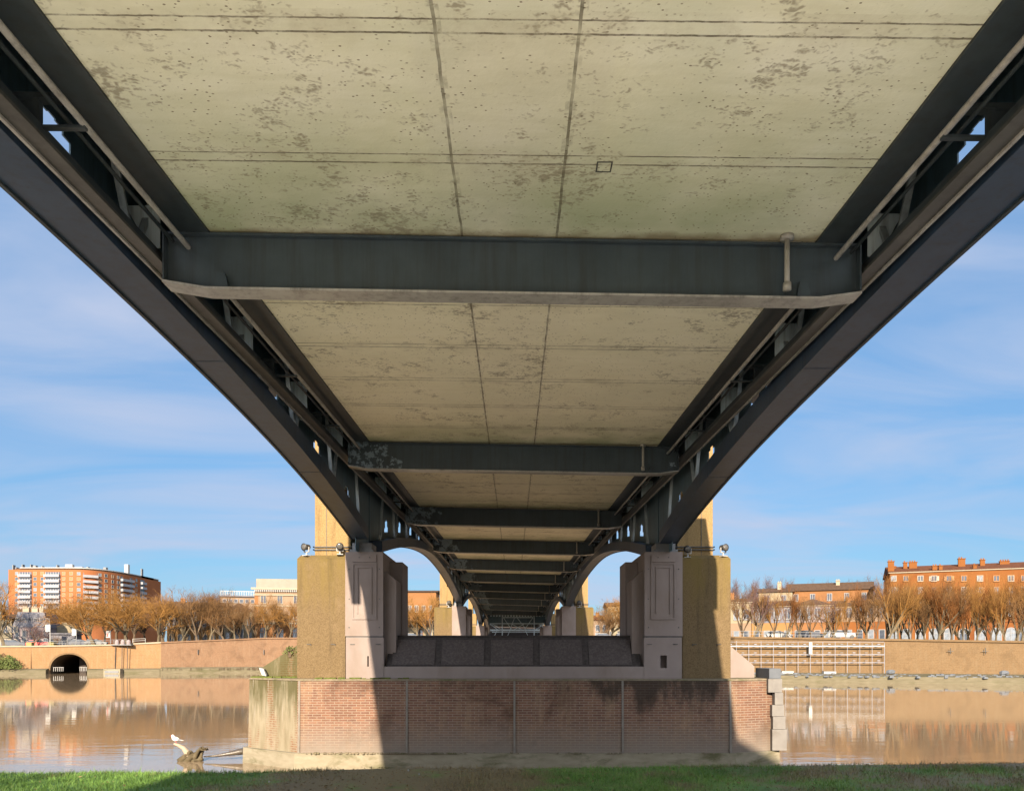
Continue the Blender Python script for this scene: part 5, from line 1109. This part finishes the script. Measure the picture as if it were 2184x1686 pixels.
# centre, seen through the arches
CT = [(862, 1258, 178, 'plane', 'twig', 'left arch, beside the nearest pedestal'), (893, 1262, 181, 'plane', 'twig', 'left arch, in the middle'), (918, 1256, 179, 'vase', 'twig', 'left arch, beside the second pier'), (875, 1250, 215, 'poplar', 'twigp', 'left arch, rising thin above the others'),
      (1283, 1285, 178, 'vase', 'twigb', 'right arch, beside the second pier'), (1306, 1268, 181, 'plane', 'twig', 'right arch, in the middle'), (1334, 1252, 178, 'plane', 'twig', 'right arch, beside the right pedestal'), (1352, 1246, 180, 'plane', 'twig', 'right arch, half hidden behind the pedestal')]
for i, (px, yt, Y, kd, tw, w_) in enumerate(CT):
    tree(on(px, Y, z=7.2), zy(yt, Y)-7.2, kd, i % 3, 'bare autumn tree seen through the '+w_, 'bare trees seen through the arches', 'bark' if i % 2 else 'barkd', tw, 1.15, tr_.uniform(0, 6))
# right quay: vase shaped row
rx = [1576, 1602, 1618, 1648, 1672, 1702, 1728, 1752, 1778, 1806, 1830, 1852, 1872, 1898, 1925, 1952, 1985, 2012, 2042, 2070, 2100, 2128, 2156, 2184, 2214]
for i, px in enumerate(rx):
    off = 4+tr_.uniform(-.6, 3.5); p = qr(tq(px)+.0, off, 0); k = (px-1096)/F; p = Vector((p.x, p.y, 6.35-.0155*max(0, tq(px)))); yt = (1246 if px < 1880 else 1222)+tr_.uniform(-18, 26)
    tree(p, zy(yt, p.y)-p.z, 'vase', i % 3, 'bare upswept tree on the right quay, %s right of the pier' % ORD[i], 'bare trees along the right quay', 'barkd' if i % 3 == 0 else 'bark', ('twigb', 'twigr', 'twig', 'twigp')[(i*7+i//3) % (4 if px < 1880 else 3)], tr_.uniform(.55, 1.05), tr_.uniform(0, 6))
for i, px in enumerate([1575, 1598, 1612, 1632, 1648, 1668, 1684, 1702, 1730, 1752, 1772, 1800, 1822, 1842, 1860, 1876]):
    Y = 205+tr_.uniform(-6, 12); yt = tr_.choice((1216, 1222, 1228, 1234, 1224)); tree(on(px, Y, z=6), zy(yt, Y)-6, 'poplar', i % 3, 'slender mauve poplar behind the right bank roofs, %s from the left' % ORD[i], 'poplars behind the right bank', 'barkd', 'twigp', .8, tr_.uniform(0, 6))
for i, px in enumerate([1890, 1908, 1922, 1940, 1956, 1972, 1994, 2010, 2030, 2048, 2066, 2084, 2106, 2124, 2142, 2164, 2180, 2204]):
    p = qr(tq(px), 15+tr_.uniform(-1.5, 2), 0); p.z = 6.3-.0155*max(0, tq(px)); yt = 1214+tr_.uniform(-4, 20); k = (px-1096)/F; p = Vector((k*p.y, p.y, p.z))
    tree(p, zy(yt, p.y)-p.z, 'vase', (i+1) % 3, 'tall twiggy tree close to the orange tenement front, %s from its left corner' % ORD[i], 'trees against the orange tenement', 'bark', ('twigr', 'twig')[i % 2], tr_.uniform(.5, .95), tr_.uniform(0, 6))
for i, px in enumerate([350, 368, 398, 430, 455, 487, 512, 545, 580]):
    p, a = lrow(px, 8); yt = 1266+tr_.uniform(-8, 14)
    tree(p, zy(yt, p.y)-p.z, 'vase', (i+2) % 3, 'dark forked bare tree close to the left bank house fronts, %s from the left' % ORD[i], 'trees against the left bank houses', 'barkd', 'twigb', .9, tr_.uniform(0, 6))
for x, y, H, lab in ((-8.9, -5.5, 8.5, 'unseen bare tree added behind the viewpoint to dapple the turf, closest to the bridge'), (-13.5, -3.0, 9.5, 'unseen bare tree added behind the viewpoint to dapple the turf, farther left'), (-7.6, -2.5, 7.2, 'smaller unseen bare tree added on the near bank beside the edge of the bridge')):  # unseen trees added behind the viewpoint to throw dappled shade on the turf
    tree(Vector((x, y, 2.3)), H, 'plane', 1, lab, 'bare trees added on the near bank for dappled shade', 'bark', 'twigb', 1.1, 1.0)
# bush at the far left water edge
def leafball(name, label, loc, rx_, rz_, n, s, cat='bush'):
    rr = random.Random(len(label)); m = MB()
    for k in range(n):
        a = rr.uniform(0, 6.28); u = rr.random()**.5; ph = rr.uniform(0, 1.45)
        c = Vector((rx_*u*math.cos(a)*math.cos(ph)*rr.uniform(.8, 1.15), rx_*.7*u*math.sin(a)*math.cos(ph), rz_*math.sin(ph)*rr.uniform(.4, 1.1)))
        v1 = Vector((rr.gauss(0, 1), rr.gauss(0, 1), rr.gauss(0, 1))).normalized()*s; v2 = v1.orthogonal().normalized()*s*.6
        m.add([c-v1, c-v2, c+v1, c+v2], [(0, 1, 2, 3)])
    t = thing(name, label, cat, loc); m.build('leaves', MT['leaf'], t); m = MB()
    for k in range(7): a = k*.9; m.tube([(0, 0, -.1), (rx_*.5*math.cos(a), rx_*.4*math.sin(a), rz_*.7)], [.06, .02], 4)
    m.build('stems', MT['barkd'], t); return t
p = lrow(18, -1.6)[0]; leafball('bush', 'dark green bush at the left water edge below the peach wall', (p.x, p.y, 1.0), 2.6, 2.6, 900, .16)
p = lrow(-10, -1.8)[0]; leafball('bush', 'brown-green bush cut by the left frame edge at the water', (p.x, p.y, 1.0), 2.2, 3.6, 500, .16)
leafball('weed', 'dark weed growing on the sloping left buttress of the pier', (-8.15, 28.0, E+.02), .3, .28, 120, .04, 'plant')
# fence of reeds along the middle berm
m = MB(); rr = random.Random(4)
for k in range(60):
    t = rr.random(); a = lerp(QP[4], QP[5], t); 
    if rr.random() < .5: t = .55+.4*rr.random(); a = lerp(QP[4], QP[5], t)
    x, y = a[0], a[1]-1.8; h = rr.uniform(.3, .8); m.bar((x, y, .6), (x+rr.uniform(-.1, .1), y, .6+h), .06, .06)
tag(m.build('reeds', MT['barkd']), 'dark dry reeds along the ledge at the foot of the brown quay wall', 'reeds', kind='stuff')

# ================================================================== DRIFTWOOD, GULL
dw = thing('driftwood', 'tangled driftwood stump with a bleached branch lying in the river', 'driftwood', (-11.75, 28.3, 0))
def DW(x, y, dy=0): return (((x-1096)/F*28.3+11.75), dy, E+(1395-y)/F*28.3)
m = MB(); rr = random.Random(9)
m.tube([DW(371, 1585), DW(380, 1588), DW(391, 1594), DW(398, 1602), DW(401, 1612)], [.04, .06, .08, .11, .16], 9); m.build('bleached_branch', MT['driftp'], dw, True)
m = MB()
for (a, b_, c, r0, r1) in (((388, 1624), (400, 1610), (408, 1603), .22, .10), ((400, 1626), (412, 1612), (424, 1603), .20, .09), ((412, 1628), (421, 1612), (428, 1598), .17, .08), ((424, 1628), (430, 1616), (432, 1602), .14, .06), ((396, 1608), (408, 1608), (418, 1606), .08, .05), ((418, 1612), (425, 1600), (434, 1592), .10, .07), ((386, 1620), (396, 1617), (410, 1622), .13, .12), ((395, 1626), (415, 1622), (436, 1617), .15, .07), ((430, 1597), (436, 1595), (443, 1599), .06, .03), ((432, 1594), (437, 1599), (440, 1592), .05, .025)):
    for k in range(2):
        j = lambda: rr.uniform(-1.6, 1.6)
        m.tube([DW(a[0]+j(), a[1]+j(), rr.uniform(-.25, .25)), DW(b_[0]+j(), b_[1]+j(), rr.uniform(-.2, .2)), DW(c[0]+j(), c[1]+j(), rr.uniform(-.2, .2))], [r0*.7, (r0+r1)/2*.75, r1*.6], 7)
m.build('stump', MT['drift'], dw, True)
lg = thing('floating_log', 'dark wet log lying in the water between the driftwood and the pier', 'log', (-10.4, 28.4, 0))
def LW(x, y, dy=0): return (((x-1096)/F*28.4+10.4), dy, E+(1395-y)/F*28.4)
m = MB(); m.tube([LW(436, 1612.5), LW(452, 1611.5), LW(468, 1609.5), LW(486, 1607.0, .1), LW(505, 1604.0, .2), LW(530, 1601, .4)], [.02, .04, .05, .08, .12, .15], 9); m.build('trunk', MT['wetwood'], lg, True)
gl = thing('gull', 'small white gull with grey wings perched above the bleached branch', 'gull', (-12.42, 28.28, DW(373, 1584)[2]+.02), R(25)); gl.scale = (1.15,)*3
m = MB(); m.tube([(-.10, 0, .10), (-.06, 0, .11), (.02, 0, .12), (.07, 0, .155), (.085, 0, .20), (.095, 0, .235), (.10, 0, .262)][::-1], [.012, .05, .072, .06, .042, .04, .012][::-1], 12); m.v = [(-x, y, z) for x, y, z in m.v]; m.build('body', MT['feather'], gl, True)
m = MB()
for s_ in (-1, 1): m.prism([(-.06, s_*.055, .17), (.03, s_*.072, .15), (.20, s_*.03, .055), (.10, s_*.06, .07)], [(-.06, s_*.04, .17), (.03, s_*.052, .15), (.20, s_*.02, .055), (.10, s_*.045, .07)])
m.build('wing', MT['wing'], gl); m = MB(); m.prism([(.08, -.03, .10), (.08, .03, .10), (.22, .03, .06), (.22, -.03, .06)], [(.08, -.03, .11), (.08, .03, .11), (.22, .03, .065), (.22, -.03, .065)]); m.build('tail', MT['feather'], gl)
m = MB(); m.tube([(-.13, 0, .235), (-.175, 0, .228)], [.012, .003], 6)
m.build('beak', MT['red'], gl)
m = MB()
for y in (-.02, .02): m.tube([(0, y, -.02), (0, y, .07)], .006, 5)
m.build('leg', MT['red'], gl)

# ================================================================== GRASS
nB = 150000
gx = rng.uniform(-11, 11, nB); gyy = rng.uniform(8.1, 13.2, nB)
dens = np.array([mnoise.noise(Vector((x*.9, y*1.2, 7)))*.5+.5 for x, y in zip(gx, gyy)])
bare = np.exp(-((gx+1.6)/2.3)**2)*.62+.16*(gx > 2.5)+.16*(gx > 3)*np.exp(-((gyy-10)/1.2)**2)
keep = (dens-bare) > rng.uniform(0, .55, nB)-.08
gx = gx[keep]; gyy = gyy[keep]; dens = dens[keep]; nB = len(gx)
gzz = np.array([gz(x, y) for x, y in zip(gx, gyy)])
hh = rng.uniform(.022, .068, nB)*(.5+dens)*np.where(rng.random(nB) < .05, 2.0, 1.0); an = rng.uniform(0, 6.283, nB); wd = rng.uniform(.003, .0065, nB); le = rng.normal(0, .5, (nB, 2))*hh[:, None]
v = np.zeros((nB, 3, 3))
v[:, 0] = np.stack([gx-np.cos(an)*wd, gyy-np.sin(an)*wd, gzz-.005], 1); v[:, 1] = np.stack([gx+np.cos(an)*wd, gyy+np.sin(an)*wd, gzz-.005], 1)
v[:, 2] = np.stack([gx+le[:, 0], gyy+le[:, 1], gzz+hh], 1)
me = bpy.data.meshes.new('grass'); me.vertices.add(nB*3); me.vertices.foreach_set('co', v.reshape(-1)); me.loops.add(nB*3); me.loops.foreach_set('vertex_index', np.arange(nB*3, dtype=np.int32))
me.polygons.add(nB); me.polygons.foreach_set('loop_start', np.arange(0, nB*3, 3, dtype=np.int32)); me.polygons.foreach_set('loop_total', np.full(nB, 3, dtype=np.int32))
me.update(calc_edges=True); me.materials.append(MT['grass']); tag(link('grass', me), 'short green turf with bare brown patches on the near bank', 'grass', kind='stuff')
nL = 16000
lx = rng.uniform(-10, 10, nL); ly = rng.uniform(8.3, 12.8, nL); lz = np.array([gz(x, y) for x, y in zip(lx, ly)])+rng.uniform(.002, .02, nL)
kk = rng.random(nL) < (.12+np.exp(-((lx+1.6)/2.6)**2)+.5*(lx > 2.5)); lx, ly, lz = lx[kk], ly[kk], lz[kk]; nL = len(lx)
v = np.zeros((nL, 3, 3)); sz = rng.uniform(.008, .028, nL)
for c in range(3):
    a_ = rng.uniform(0, 6.28, nL); v[:, c] = np.stack([lx+np.cos(a_)*sz, ly+np.sin(a_)*sz, lz+rng.uniform(-.3, .9, nL)*sz], 1)
me = bpy.data.meshes.new('leaf_litter'); me.from_pydata(v.reshape(-1, 3).tolist(), [], [(3*i, 3*i+1, 3*i+2) for i in range(nL)]); me.materials.append(mat_simple('dead_leaves', (.09, .06, .035), (.26, .19, .11), 30, .9, .1)); tag(link('leaf_litter', me), 'dead leaves and crumbs of soil on the worn middle of the turf', 'leaves', kind='stuff')
for i, (px, py, lab) in enumerate(((870, 1645, 'white dandelion head standing in the turf below the left pedestal'), (893, 1653, 'lower white dandelion head in the turf below the left pedestal'), (573, 1665, 'white dandelion head low in the shaded turf at the left'), (1512, 1622, 'white dandelion head at the turf crest near the pier foot'))):
    Y = 10.9 if i < 3 else 11.2; Y = 1.6*F/(py-1395); x = (px-1096)/F*Y; z = gz(x, Y); t = thing('dandelion', lab, 'flower', (x, Y, z), 0, 'dandelion heads in the turf')
    m = MB(); m.tube([(0, 0, 0), (.005, 0, .06)], .002, 5); m.build('stem', MT['grass'], t); m = MB(); m.tube([(.005, 0, .055), (.005, 0, .063), (.005, 0, .072), (.005, 0, .08)], [.004, .012, .012, .004], 8); m.build('head', MT['white'], t)
